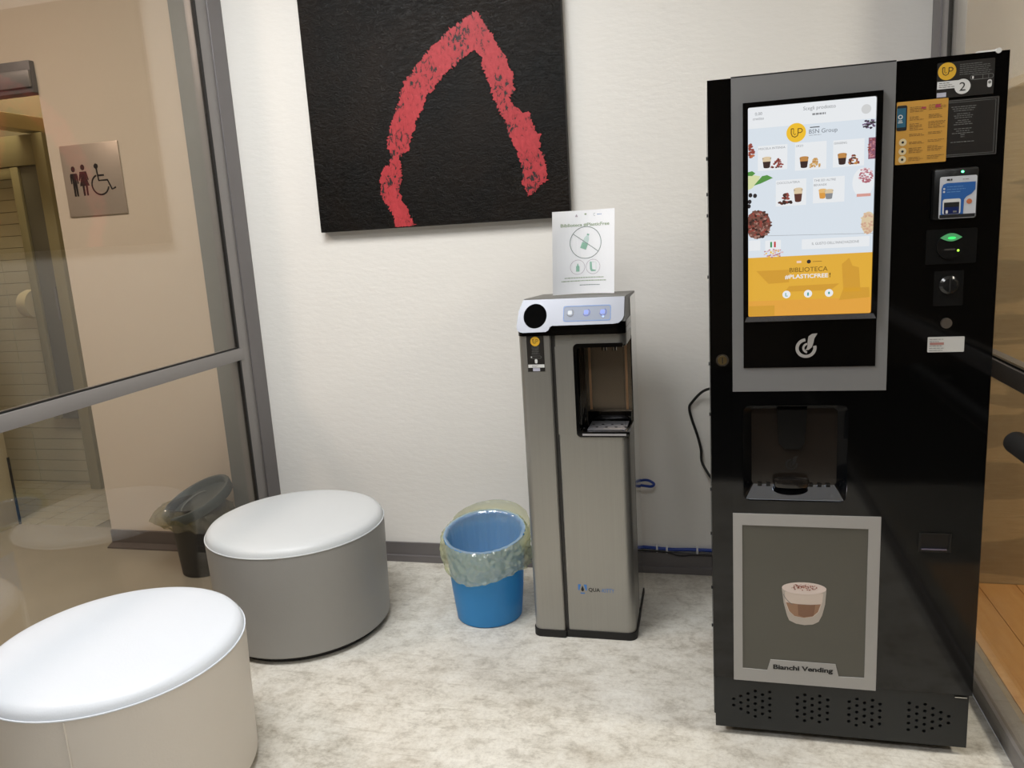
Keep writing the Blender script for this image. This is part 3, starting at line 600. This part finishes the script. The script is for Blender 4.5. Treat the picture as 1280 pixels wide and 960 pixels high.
p.rrect(2.4525, 2.475, 1.670, 1.728, .004, y, inkk).rect(2.4525, 2.4725, 1.678, 1.722, y-.0002, mat('petrol_ink', (38, 96, 122), .6)).arc(2.4605, 1.702, .0042, 0, 360, .002, y-.0004, inkw).line([(2.4565, 1.693), (2.4645, 1.693)], .002, y-.0004, inkw).line([(2.4555, 1.689), (2.466, 1.689)], .0018, y-.0004, inkw)
for i, (zz, n) in enumerate(((1.722, 4), (1.700, 3), (1.684, 5), (1.660, 2), (1.642, 2), (1.628, 4), (1.606, 3))):
    p.lines(2.481, 2.516, zz, zz-.0034*(n-1), n, y, br, .0011, 30+i); p.lines(2.522, 2.559, zz+.002, zz+.002-.0034*(n-1), n, y, br, .0011, 50+i)
p.rect(2.506, 2.516, 1.717, 1.721, y-.0002, mat('magenta_ink', (170, 60, 80), .6)).rect(2.536, 2.547, 1.717, 1.724, y-.0002, mat('magenta_ink', (170, 60, 80), .6))
for z in (1.643, 1.622, 1.603): p.ell(2.4675, z, .0085, .0085, y, mat('cream_ink', (222, 205, 165), .6)).ell(2.4675, z, .003, .003, y-.0002, inkk, 10)
p.build('print', os_, flat=True)
ns = sticker('s', 2.5637, 2.671, 1.600, 1.731, mat('charcoal_sticker', (34, 31, 28), .4)).build('notice_sticker', vm)
p = MB(); y = VY-.0011
p.line([(2.5640, 1.7285), (2.6695, 1.7285), (2.6695, 1.6015), (2.5640, 1.6015)], .0009, y, inkg).line([(2.5640, 1.7245), (2.664, 1.7245), (2.664, 1.6055), (2.5640, 1.6055)], .0009, y, inkg)
for i, (z, n, wd) in enumerate(((1.714, 3, .055), (1.698, 3, .04), (1.683, 3, .04), (1.664, 1, .055), (1.659, 1, .03), (1.654, 1, .06), (1.650, 2, .012), (1.634, 1, .055))): p.lines(2.597-wd/2, 2.597+wd/2, z, z-.0045*(n-1), n, y, inkg, .0014, 70+i, True)
p.build('print', ns, flat=True)
# card reader
cr = MB().box(2.535, 2.632, VY-.020, VY+.001, 1.455, 1.574, blacksat, .006).build('card_reader', vm)
MB().sheet([rr(2.548, 2.627, 1.457, 1.555, .004)], VY-.023, VY-.0195, mat('reader_white', (205, 208, 214), .25)).build('reader_face', cr)
y = VY-.0236; p = MB(); dbl = mat('reader_navy', (28, 42, 92), .3); rbl = mat('reader_blue', (50, 100, 170), .3)
p.poly([(2.5515, 1.462), (2.5515, 1.528), (2.555, 1.537), (2.562, 1.540), (2.624, 1.540), (2.624, 1.522), (2.617, 1.513), (2.606, 1.507), (2.601, 1.500), (2.600, 1.470), (2.600, 1.462)], y, rbl)
p.rect(2.549, 2.626, 1.4585, 1.4665, y-.0002, inkk).rrect(2.555, 2.594, 1.467, 1.503, .005, y-.0003, inkw).rect(2.558, 2.591, 1.4675, 1.495, y-.0005, dbl).rect(2.558, 2.591, 1.484, 1.495, y-.0006, inkk).rrect(2.562, 2.567, 1.469, 1.477, .002, y-.0007, inkw).rect(2.578, 2.586, 1.471, 1.475, y-.0007, inkg)
p.ell(2.612, 1.495, .0060, .0060, y-.0003, mat('copper_ink', (196, 112, 72), .4)).ell(2.557, 1.527, .0023, .0023, y-.0003, inkw, 12).ell(2.557, 1.520, .0023, .0023, y-.0003, inkw, 12)
p.lines(2.563, 2.616, 1.531, 1.519, 3, y-.0003, mat('reader_sky', (120, 165, 215), .4), .0012, 90).lines(2.562, 2.578, 1.5475, 1.5475, 1, y, inkk, .004, 92); p.lines(2.596, 2.618, 1.547, 1.547, 1, y, inkg, .0012, 91)
p.build('reader_print', cr, flat=True)
MB().ell(2.596, 1.5645, .0030, .0026, VY-.0204, mat('green_lamp', (90, 255, 160), .3, emit=6), 14).build('green_light', cr)
# key and cash readers
kr = MB().sheet([rr(2.528, 2.640, 1.348, 1.432, .004)], VY-.002, VY, blacksat).build('key_reader', vm)
MB().sheet([circ(2.580, 1.390, .030, 32)], VY-.009, VY-.0018, blacksat).build('reader_disc', kr)
MB().sheet([[(2.557+.048*k/12, 1.4115+.0105*sin(pi*k/12)) for k in range(13)]+[(2.605-.048*k/12, 1.4115-.009*sin(pi*k/12)) for k in range(1, 12)]], VY-.0115, VY-.0088, mat('green_lens', (96, 190, 120), .3, emit=.55)).build('green_lens', kr)
MB().ell(2.582, 1.4105, .009, .0032, VY-.0118, mat('green_glow', (60, 235, 110), .3, emit=1.3)).build('lens_glow', kr)
MB().rect(2.567, 2.591, 1.381, 1.385, VY-.0095, mat('slot_grey', (70, 66, 62), .5)).build('key_slot', kr)
MB().ell(2.5975, 1.380, .0028, .0028, VY-.0096, mat('lime_lamp', (170, 255, 70), .3, emit=2), 12).build('lime_light', kr)
cn = MB().sheet([rr(2.549, 2.615, 1.245, 1.331, .003)], VY-.002, VY, mat('panel_black', (20, 20, 20), .25)).build('coin_panel', vm)
MB().lathe([(.022, 0), (.022, .005), (.016, .011), (.004, .013)], mat('knob_black', (30, 30, 30), .15), 28, fn=lambda q, a, r, z: Vector((2.582+q.x, VY-.002-z, 1.297+q.y))).build('coin_cup', cn)
MB().rect(2.5795, 2.5835, 1.280, 1.315, VY-.0155, rubber).build('coin_slot', cn)
MB().cyl((2.5805, VY+.001, 1.2025), (2.5805, VY-.006, 1.2025), .0128, mat('satin_steel', (190, 182, 172), .3, 1), 28).build('push_button', vm)
wl = sticker('s', 2.541, 2.624, 1.1295, 1.168, mat('white_label', (205, 204, 200), .5)).build('service_label', vm, label='small white service label')
MB().lines(2.545, 2.580, 1.162, 1.134, 6, VY-.0011, inkg, .0014, 95).rect(2.546, 2.578, 1.148, 1.154, VY-.0012, mat('pinkish_ink', (170, 120, 112), .6)).build('print', wl, flat=True)
rn = MB().sheet([[(2.540, .597), (2.617, .597), (2.617, .650), (2.540, .650)], [(2.545, .602), (2.612, .602), (2.612, .645), (2.545, .645)]], VY-.003, VY, mat('return_frame', (24, 24, 24), .3)).build('coin_return', vm)
MB().rect(2.545, 2.612, .602, .645, VY-.0008, mat('return_black', (6, 6, 6), .5)).build('return_flap', rn)
MB().box(2.546, 2.606, VY-.006, VY-.002, .604, .607, mat('lilac_steel', (150, 145, 170), .25, .8)).build('return_lip', rn)
# kick plate with vent holes
holes = []
for cols in (((2.068, 2), (2.088, 3), (2.108, 4), (2.128, 5), (2.148, 4), (2.168, 5)), ((2.243, 4), (2.263, 5), (2.283, 4), (2.303, 5), (2.324, 4)), ((2.381, 4), (2.401, 5), (2.421, 4), (2.441, 5), (2.461, 4)), ((2.535, 5), (2.555, 4), (2.575, 5), (2.595, 4), (2.615, 3), (2.635, 2))):
    for x, n in cols:
        for k in range(n): holes.append(circ(x, .106+(k-(n-1)/2)*.0205, .0048, 10))
kp = MB().sheet([[(V0+.004, .025), (V1-.006, .025), (V1-.006, .184), (V0+.004, .184)]]+holes, VY+.006, VY+.012, kickm).build('kick_plate', vm)
MB().box(V0+.02, V1-.02, VY+.0125, VY+.05, .03, .184, mat('void_black', (4, 4, 4), .9)).build('vent_backing', vm)
MB().cyl((2.664, VY-.003, 1.8305), (2.664, VY+.03, 1.8315), .006, inkw).box(2.62, 2.66, VY+.0, VY+.04, 1.8285, 1.8335, inkw, .001).build('top_hinge', vm)
MB().box(2.645, 2.675, VY-.002, VY+.004, .1795, .1815, chrome).build('hinge_pin', kp)

# ------------------------------------------------------------------ water dispenser
DX0, DX1, DY, DB = 1.367, 1.741, -.595, -.205
wd = thing('water_dispenser', (1.553, -.4, 0), 'tall brushed steel water dispenser with grey control head and side recess', 'water dispenser')
steel = mat('brushed_steel', (165, 163, 157), .36, .72, var=.03, vscale=3, bstretch=(60, 60, .6))
polish = mat('polished_steel_side', (215, 215, 213), .12, 1)
def rpoly(x0, x1, y0, y1, rl, rr_, n=6):
    o = []
    for k in range(n+1): a = radians(180+90*k/n); o.append((x0+rl+rl*cos(a), y0+rl+rl*sin(a)))
    for k in range(n+1): a = radians(270+90*k/n); o.append((x1-rr_+rr_*cos(a), y0+rr_+rr_*sin(a)))
    return o+[(x1, y1), (x0, y1)]
HZ = 1.140
MB().prism(rpoly(DX0-.004, 1.487, DY-.014, -.4, .03, .006), 0, .028, rubber).prism(rpoly(1.487, DX1+.004, DY-.004, -.4, .004, .03), 0, .028, rubber).box(DX0-.003, DX1+.003, -.4, DB, 0, .02, rubber).build('base', wd)
lc = MB().prism(rpoly(DX0, 1.483, DY-.010, -.40, .028, .008), .028, HZ, steel).build('left_column', wd)
MB().box(1.4835, 1.4935, DY+.004, DY+.03, .028, HZ, mat('groove_dark', (46, 44, 42), .4)).build('groove', wd)
RX0, RX1, RZ0, RZ1, RY = 1.5665, DX1, .776, 1.091, -.43
bd = MB().prism(rpoly(1.494, DX1, DY, DY+.165, .006, .032), .028, RZ0, steel).prism(rpoly(1.494, DX1, DY, DY+.165, .006, .032), RZ1, HZ, steel).box(1.494, RX0, DY, RY, RZ0, RZ1, steel).build('front_panel', wd)
MB().box(DX0, DX1-.002, RY+.001, DB, .02, 1.236, mat('grey_case', (150, 148, 142), .4)).build('case', wd)
MB().box(DX1-.002, DX1, RY+.012, DB, .02, 1.236, polish).build('side_panel', wd, label='polished steel side panel')
# recess
rm = MB().sheet([rr(RX0-.008, DX1+.012, RZ0-.008, RZ1+.008, .016), rr(RX0+.004, DX1+.02, RZ0+.012, RZ1-.006, .012)], DY-.004, DY+.004, blackgl)
rm.v = [(min(x, DX1-.012), y, z) for x, y, z in rm.v]
rim = rm.build('recess_rim', wd)
MB().box(DX1-.013, DX1+.0015, RY+.002, RY+.011, RZ0-.008, RZ1+.008, blackgl, .002).build('side_rim', rim)
MB().box(RX0, RX0+.004, DY+.002, RY, RZ0+.002, RZ1, blackgl).build('recess_cheek', wd)
ck = bpy.data.objects['recess_cheek']
for i in range(5): MB().box(RX0+.004, RX0+.008, DY+.02+i*.028, DY+.032+i*.028, RZ0+.03, RZ1-.004, blackgl, .001).build('rib', ck)
MB().box(RX0+.006, DX1-.002, RY-.004, RY, RZ0+.004, RZ1, mat('bronze_mirror', (150, 136, 118), .22, .8)).build('splash_back', wd)
sb = bpy.data.objects['splash_back']
for x in (1.590, 1.722): MB().box(x-.004, x+.004, RY-.006, RY-.0041, .83, 1.085, mat('tan_trim', (168, 128, 92), .4)).build('trim_strip', sb)
MB().box(RX0+.004, DX1-.004, DY+.012, RY, RZ1-.004, RZ1+.001, blackgl).build('recess_top', wd)
MB().cyl((1.655, -.515, RZ1-.03), (1.655, -.515, RZ1-.003), .009, chrome).cyl((1.69, -.515, RZ1-.03), (1.69, -.515, RZ1-.003), .009, chrome).build('nozzle', wd)
dt = MB().box(RX0+.004, DX1+.002, DY-.003, RY-.005, RZ0-.006, RZ0+.012, blackgl, .004).box(RX0+.012, DX1-.004, RY-.02, RY-.006, RZ0+.012, RZ0+.05, blackgl, .003).build('drip_tray', wd)
MB().box(1.594, DX1-.012, DY+.012, RY-.03, RZ0+.012, RZ0+.016, mat('grate_grey', (150, 148, 152), .3, .6), .001).build('tray_grate', dt)
MB().box(RX0+.012, DX1-.01, DY-.0045, DY-.002, RZ0-.002, RZ0+.005, mat('lip_silver', (190, 188, 192), .3, .5)).build('tray_lip', dt)
g = bpy.data.objects['tray_grate']
for i in range(8): MB().cyl((1.606+.017*i, -.55 if i % 2 else -.51, RZ0+.0155), (1.606+.017*i, -.55 if i % 2 else -.51, RZ0+.0172), .005, blacksat, 10).build('grate_hole', dt)
# control head: black lower band + silver sloping fascia
head_grey = mat('head_silver', (152, 154, 162), .36, .25); topg = mat('head_top_grey', (104, 102, 96), .4)
MB().prism(rpoly(DX0-.002, DX1+.001, DY-.0125, RY+.02, .03, .034), 1.131, 1.150, blackgl).prism(rpoly(DX0+.004, DX1, DY-.001, RY+.02, .03, .034), 1.150, 1.172, blackgl).build('head_band', wd)
def slope(z): return DY-.021+(z-1.14)*.5      # fascia leans back
hp = [(1.386, 1.252), (1.371, 1.215), (1.366, 1.165), (1.369, 1.154), (1.378, 1.147), (1.390, 1.1445), (1.470, 1.1455), (1.478, 1.150), (1.484, 1.161), (1.492, 1.1645), (1.700, 1.1655), (1.718, 1.168), (1.731, 1.178), (1.736, 1.190), (1.737, 1.252)]
b_ = MB().sheet([hp, [(1.4305+.041*cos(2*pi*k/40), 1.198+.0405*sin(2*pi*k/40)) for k in range(40)]], -.004, .008, head_grey)
fa = b_.build('fascia', wd, warp=lambda v: (v.x, slope(v.z)+v.y, v.z))
MB().profx([(slope(1.172)+.003, 1.172), (slope(1.252)+.003, 1.252), (DY+.055, 1.254), (DB, 1.240), (DB, 1.172)], DX0+.018, DX1-.002, topg).build('head_cover', wd)
MB().sheet([[(1.4305+.0415*cos(2*pi*k/40), 1.198+.041*sin(2*pi*k/40)) for k in range(40)]], .0, .006, mat('cup_hole_black', (4, 4, 4), .9, spec=.05)).build('cup_hole', fa, warp=lambda v: (v.x, slope(v.z)+v.y-.0015, v.z))
bp_ = MB().sheet([rr(1.529, 1.692, 1.177, 1.2275, .008), rr(1.5315, 1.6895, 1.1795, 1.225, .007)], -.0052, -.004, mat('pale_blue_line', (120, 150, 205), .4)).build('button_outline', fa, warp=lambda v: (v.x, slope(v.z)+v.y, v.z))
MB().rrect(1.5315, 1.6895, 1.1795, 1.225, .007, -.0045, mat('button_field', (142, 150, 168), .35)).build('button_field', fa, warp=lambda v: (v.x, slope(v.z)+v.y, v.z))
for i, x in enumerate((1.553, 1.609, 1.665)):
    m_ = mat('button_white', (232, 236, 240), .3, emit=.8) if i == 0 else mat('button_blue', (120, 140, 250), .3, emit=1.3)
    q = MB().rrect(x-.008, x+.006, 1.199, 1.212, .003, -.0052, m_).arc(x, 1.205, .0115, 200, 420, .0022, -.0052, inkg if i == 0 else mat('button_ring', (70, 95, 210), .3, emit=.7))
    if i == 2: q.ell(x+.001, 1.191, .004, .004, -.0052, mat('button_dot', (180, 205, 255), .3, emit=1.2), 10)
    q.build('button', fa, warp=lambda v: (v.x, slope(v.z)+v.y, v.z))
# sticker on the left column, lettering
yk = DY-.0106
ds = MB().rect(1.398, 1.459, 1.006, 1.136, yk, mat('charcoal_sticker', (34, 31, 28), .4)).build('info_sticker', wd)
p = MB().ell(1.4285, 1.112, .0165, .0165, yk-.0004, inky); up_logo(p, 1.4285, 1.113, .0165, yk-.0008, mat('dark_olive_ink', (72, 56, 20), .6))
p.lines(1.410, 1.447, 1.093, 1.068, 7, yk-.0004, inkg, .001, 7, True).line(rr(1.409, 1.448, 1.053, 1.061, .004), .001, yk-.0004, inkg, True).rect(1.4115, 1.415, 1.055, 1.059, yk-.0005, inkw).rrect(1.424, 1.4335, 1.035, 1.050, .004, yk-.0004, inkw).rect(1.4, 1.4575, 1.020, 1.031, yk-.0004, inkw).lines(1.414, 1.442, 1.027, 1.024, 2, yk-.0006, inkg, .0012, 9).rect(1.416, 1.441, 1.0075, 1.0185, yk-.0004, mat('lilac_ink', (190, 190, 205), .6))
p.build('print', ds, flat=True)
yk = DY-.0006; p = MB(); inb = mat('azure_ink', (70, 130, 205), .5)
p.poly([(1.537, .211), (1.548, .211), (1.541, .186), (1.537, .190)], yk, inb).poly([(1.558, .211), (1.569, .211), (1.569, .190), (1.565, .186)], yk, inb).rect(1.545, 1.561, .1745, .1790, yk, inb)
p.ell(1.553, .191, .0052, .0070, yk, inkk, 14).poly([(1.548, .193), (1.558, .193), (1.553, .207)], yk-.0001, inkk)
p.text('QUA', 1.575, 1.617, .185, yk, inkk, .017, 1).text('-KITTY', 1.6195, 1.669, .1835, yk, inb, .0145).build('lettering', wd)

# ------------------------------------------------------------------ paper notice on the dispenser
t = thing('paper_notice', (1.585, -.44, 1.246), 'white curved paper notice with crossed-out bottle standing on the dispenser', 'notice')
CX, CW = 1.5855, .22
def cw(v): k = (v.x-CX)/(CW/2); return (v.x-.006*(1.40-v.z)/.15, -.415-.035*k*k+v.y*.6, v.z)
p = MB(); n = 16
for i in range(n):
    a, b = CX-CW/2+CW*i/n, CX-CW/2+CW*(i+1)/n
    p.box(a, b, 0, .0012, 1.2545, 1.5475, whitep)
p.build('sheet', t, warp=cw)
pg = mat('pale_green_ink', (150, 196, 176), .6); pgr = mat('green_grey_ink', (120, 135, 132), .6); pgt = mat('sage_text_ink', (160, 176, 148), .6); y = -.0008
p = MB().text('Biblioteca #PlasticFree', 1.503, 1.676, 1.4925, y, pgt, .0125, 1)
p.arc(1.590, 1.435, .0555, 0, 360, .0022, y, pgr, 48).line([(1.590-.0555*cos(.62)+.001*k*0+.1110*cos(.62)*k/12, 1.435+.0555*sin(.62)-.1110*sin(.62)*k/12) for k in range(13)], .0020, y-.0004, pgr)
def rotp(pts, cx, cz, a): return [(cx+x*cos(a)-z*sin(a), cz+x*sin(a)+z*cos(a)) for x, z in pts]
p.poly(rotp([(-.011, -.026), (.011, -.026), (.011, -.004), (-.011, -.004)], 1.589, 1.438, -.35), y, pg).poly(rotp([(-.010, -.003), (.010, -.003), (.009, .012), (.004, .022), (-.004, .022), (-.009, .012)], 1.589, 1.438, -.35), y, mat('faint_green_ink', (208, 228, 224), .6)).poly(rotp([(-.004, .023), (.004, .023), (.004, .029), (-.004, .029)], 1.589, 1.438, -.35), y, pg)
for cx in (1.5605, 1.616): p.arc(cx, 1.3495, .0255, 0, 360, .0013, y, mat('rose_grey_ink', (186, 176, 186), .6), 36)
p.poly([(1.555, 1.334), (1.567, 1.334), (1.567, 1.351), (1.5635, 1.356), (1.5625, 1.362), (1.5595, 1.362), (1.5585, 1.356), (1.555, 1.351)], y, pg)
p.poly([(1.604, 1.367), (1.611, 1.367), (1.613, 1.340), (1.627, 1.337), (1.625, 1.334), (1.609, 1.333), (1.605, 1.341)], y, pg).line([(1.612, 1.366), (1.627, 1.366), (1.627, 1.338)], .0009, y, pg)
p.lines(1.488, 1.682, 1.312, 1.301, 2, y, pgt, .003, 41, True).lines(1.54, 1.668, 1.2855, 1.2855, 1, y, pgr, .0024, 43, True)
p.poly([(1.552, 1.526), (1.562, 1.526), (1.557, 1.536)], y, mat('rose_grey_ink', (186, 176, 186), .6)).ell(1.589, 1.534, .004, .003, y, pgt, 10).arc(1.622, 1.531, .004, 60, 300, .001, y, pgr).lines(1.631, 1.655, 1.531, 1.531, 1, y, inkb, .0018, 45)
p.build('print', t, warp=lambda v: cw(v), flat=True)

# ------------------------------------------------------------------ blue wastebasket and its bag
BX, BY = 1.150, -.452
t = thing('wastebasket', (BX, BY, 0), 'blue plastic wastebasket lined with a clear yellowish bag', 'wastebasket')
BR0, BR1, BH = .129, .160, .345
def tilt(q, h0=.2):          # rim cut obliquely: lower towards the viewer
    if q.z > h0: q.z += (q.z-h0)/(BH-h0)*(q.y-BY)*.17
    return q
bl = translucent('blue_translucent_plastic', (66, 160, 226), .32)
MB().lathe([(BR0-.008, .0), (BR0, .004), (BR0+.012, .12), (BR1-.004, BH-.02), (BR1, BH-.006), (BR1-.001, BH), (BR1-.006, BH-.002), (BR1-.008, BH-.012)], bl, 72, (BX, BY, 0), fn=lambda q, a, r, z: tilt(q), cap1=False).build('bucket', t)
t2 = thing('bin_bag', (BX, BY, .01), 'clear yellowish bag folded over the rim of the blue wastebasket', 'bag')
bag = film('yellow_clear_film', (248, 248, 206), .6, .35); bag2 = film('clear_film', (205, 232, 246), .62, .3)
def crumple(q, a, r, z):
    q = tilt(q)
    k = min(1, max(0, (BH-z)/.10)); rad = Vector((q.x-BX, q.y-BY, 0)).normalized()
    d = noise.noise(Vector((cos(a)*4.2, sin(a)*4.2, z*26)))*.010*(.35+k)+noise.noise(Vector((cos(a)*12, sin(a)*12, z*60)))*.006+(1-k)*noise.noise(Vector((cos(a)*30, sin(a)*30, z*90)))*.004
    d += max(0, noise.noise(Vector((cos(a)*9+z*30, sin(a)*9-z*22, z*34))))*.014*k
    return q+rad*d
def outer(q, a, r, z):
    q = crumple(q, a, r, z)
    lowf = max(0, -sin(a)); k = (BH-z)/.12
    q.z -= k*(.028*lowf+.012*sin(3*a+1)+.01*noise.noise(Vector((cos(a)*2, sin(a)*2, 4))))
    q.x += k*.012*max(0, cos(a-.2))
    return q
prof = [(BR1+.0045, BH+.004), (BR1+.009, BH-.004), (BR1+.013, BH-.018), (BR1+.014, BH-.034), (BR1+.014, BH-.05), (BR1+.013, BH-.066), (BR1+.012, BH-.082), (BR1+.009, BH-.096), (BR1+.004, BH-.108), (BR1+.0, BH-.118)]
prof = [(prof[i][0]+(prof[i+1][0]-prof[i][0])*k/4, prof[i][1]+(prof[i+1][1]-prof[i][1])*k/4) for i in range(len(prof)-1) for k in range(4)]+[prof[-1]]
MB().lathe(prof, bag, 260, (BX, BY, 0), fn=outer, cap0=False, cap1=False).build('folded_cuff', t2, ang=70)
prof = [(BR1+.0045, BH+.004), (BR1-.004, BH+.006), (BR1-.013, BH-.006), (BR1-.016, BH-.05), (BR1-.024, BH-.12), (BR0-.006, .12), (BR0-.014, .02)]
def inner(q, a, r, z): q = tilt(q); rad = Vector((q.x-BX, q.y-BY, 0)).normalized(); return q+rad*(noise.noise(Vector((cos(a)*7, sin(a)*7, z*3)))*.005-.003)
MB().lathe(prof, bag2, 160, (BX, BY, 0), fn=inner, cap0=False).build('lining', t2, ang=70)
# loose flap standing up behind the rim
vs = []; fs = []; N = 40
for i in range(N+1):
    a = radians(-25+175*i/N); h = .004+.036*sin(pi*i/N)**.7
    for j in range(5):
        k = j/4; r = BR1+.006+.018*sin(pi*k*.8)+.003*noise.noise(Vector((i*.35, j*.7, 0))); q = tilt(Vector((BX+r*cos(a), BY+r*sin(a), BH))); q.z += -.05*(1-k)+(h+.05)*k*1.0-.05*k+.0; vs.append(q)
for i in range(N):
    for j in range(4): fs.append([i*5+j, (i+1)*5+j, (i+1)*5+j+1, i*5+j+1])
MB().add(vs, fs, bag).build('loose_flap', t2, ang=70)

# ------------------------------------------------------------------ dark wastebasket beyond the left glass
KX, KY = -.325, -.195
t = thing('wastebasket', (KX, KY, 0), 'charcoal wastebasket with grey lid askew behind the left glass', 'wastebasket')
dk = mat('charcoal_plastic', (30, 29, 28), .5)
MB().lathe([(.098, 0), (.104, .004), (.128, .33), (.131, .335), (.128, .337), (.122, .33), (.10, .008)], dk, 56, (KX, KY, 0)).build('bucket', t)
lidm = mat('slate_grey_plastic', (84, 94, 96), .4)
Mt = Matrix.Translation((KX+.0, KY, .358)) @ Matrix.Rotation(radians(-16), 4, 'Y') @ Matrix.Rotation(radians(17), 4, 'X') @ Matrix.Scale(1.09, 4)
lf = lambda q, a, r, z: Mt @ q
ld = MB().lathe([(.150, -.036), (.153, -.032), (.155, .0), (.152, .006), (.140, .006), (.136, .0), (.134, -.02), (.132, -.036)], lidm, 64, fn=lf, cap0=False, cap1=False).build('lid', t, label='slate grey ring lid, tilted')
MB().lathe([(.1335, -.022), (.02, -.026)], mat('lid_flap_grey', (70, 80, 82), .4), 64, fn=lf, cap0=False).build('lid_flap', ld)
MB().tube([Mt @ Vector((.055*cos(k*.5+1.2)-.02, .075*sin(k*.5+1.2), -.018)) for k in range(8)], .0035, mat('pale_lid_mark', (140, 148, 148), .5), 6, 3).build('lid_ridge', ld)
t2 = thing('bin_bag', (KX, KY, .2), 'clear bag puffing out under the grey lid behind glass', 'bag')
bag3 = film('dusky_clear_film', (198, 190, 140), .7, .5)
def kf(q, a, r, z):
    rad = Vector((cos(a), sin(a), 0)); return q+rad*(noise.noise(Vector((cos(a)*4, sin(a)*4, z*22)))*.03+max(0, cos(a-pi))*.03*(1.6 if .26 < z < .33 else .4))+Vector((0, 0, -.02*max(0, cos(a))))
MB().lathe([(.132, .335), (.146, .315), (.160, .29), (.158, .27), (.146, .252), (.131, .236)], bag3, 120, (KX, KY, 0), fn=kf, cap0=False, cap1=False).build('puffed_cuff', t2, ang=70)

# ------------------------------------------------------------------ hoses and cables
blue = mat('blue_tube', (28, 62, 150), .3)
t = thing('water_hose', (1.72, -.1, .42), 'blue water hose looped beside the dispenser', 'hose')
MB().tube([(1.60, -.15, .415), (1.68, -.10, .418), (1.72, -.06, .430), (1.755, -.04, .428), (1.782, -.045, .415), (1.772, -.06, .408), (1.74, -.07, .414), (1.70, -.09, .424), (1.62, -.16, .43)], .0058, blue, 10).build('hose_loop', t)
t = thing('water_pipe', (1.85, -.012, .11), 'blue water pipe clipped along the top of the skirting', 'pipe')
MB().tube([(1.55, -.009, .118), (1.68, -.009, .116), (1.76, -.010, .113), (1.85, -.009, .108), (1.93, -.009, .1105), (2.10, -.009, .110)], .0075, blue, 10).build('pipe', t)
for x, z in ((1.786, .110), (1.828, .106), (1.955, .109)): MB().box(x-.004, x+.004, -.021, -.0, z-.014, z+.015, mat('white_clip', (225, 225, 228), .4), .002).build('clip', t)
t = thing('power_cable', (1.85, -.02, .095), 'thin black cable sagging beneath the blue pipe', 'cable')
MB().tube([(1.55, -.022, .106), (1.70, -.022, .104), (1.80, -.022, .103), (1.84, -.022, .096), (1.868, -.022, .0885), (1.90, -.022, .087), (1.94, -.021, .0905), (2.08, -.021, .092)], .0036, rubber, 8).build('cord', t)
t = thing('power_cable', (1.96, -.03, .66), 'black power cable bulging out behind the coffee machine', 'cable')
MB().tube([(2.10, -.20, .86), (2.03, -.10, .835), (1.985, -.03, .805), (1.945, -.015, .760), (1.932, -.013, .735), (1.940, -.014, .69), (1.962, -.016, .62), (1.976, -.02, .56), (1.982, -.03, .50), (2.03, -.1, .44)], .0055, rubber, 10).build('cord', t)
# ------------------------------------------------------------------ toilet roll dispenser in the restroom
t = thing('paper_dispenser', (-2.13, .845, 1.14), 'round cream toilet paper dispenser in the dim restroom', 'paper dispenser')
crm = mat('cream_plastic', (226, 214, 180), .35)
MB().lathe([(.088, 0), (.090, .01), (.090, .05), (.080, .078), (.055, .092), (.02, .096)], crm, 40, fn=lambda q, a, r, z: Vector((-2.131-z, .90+q.x, 1.22+q.y))).build('casing', t)
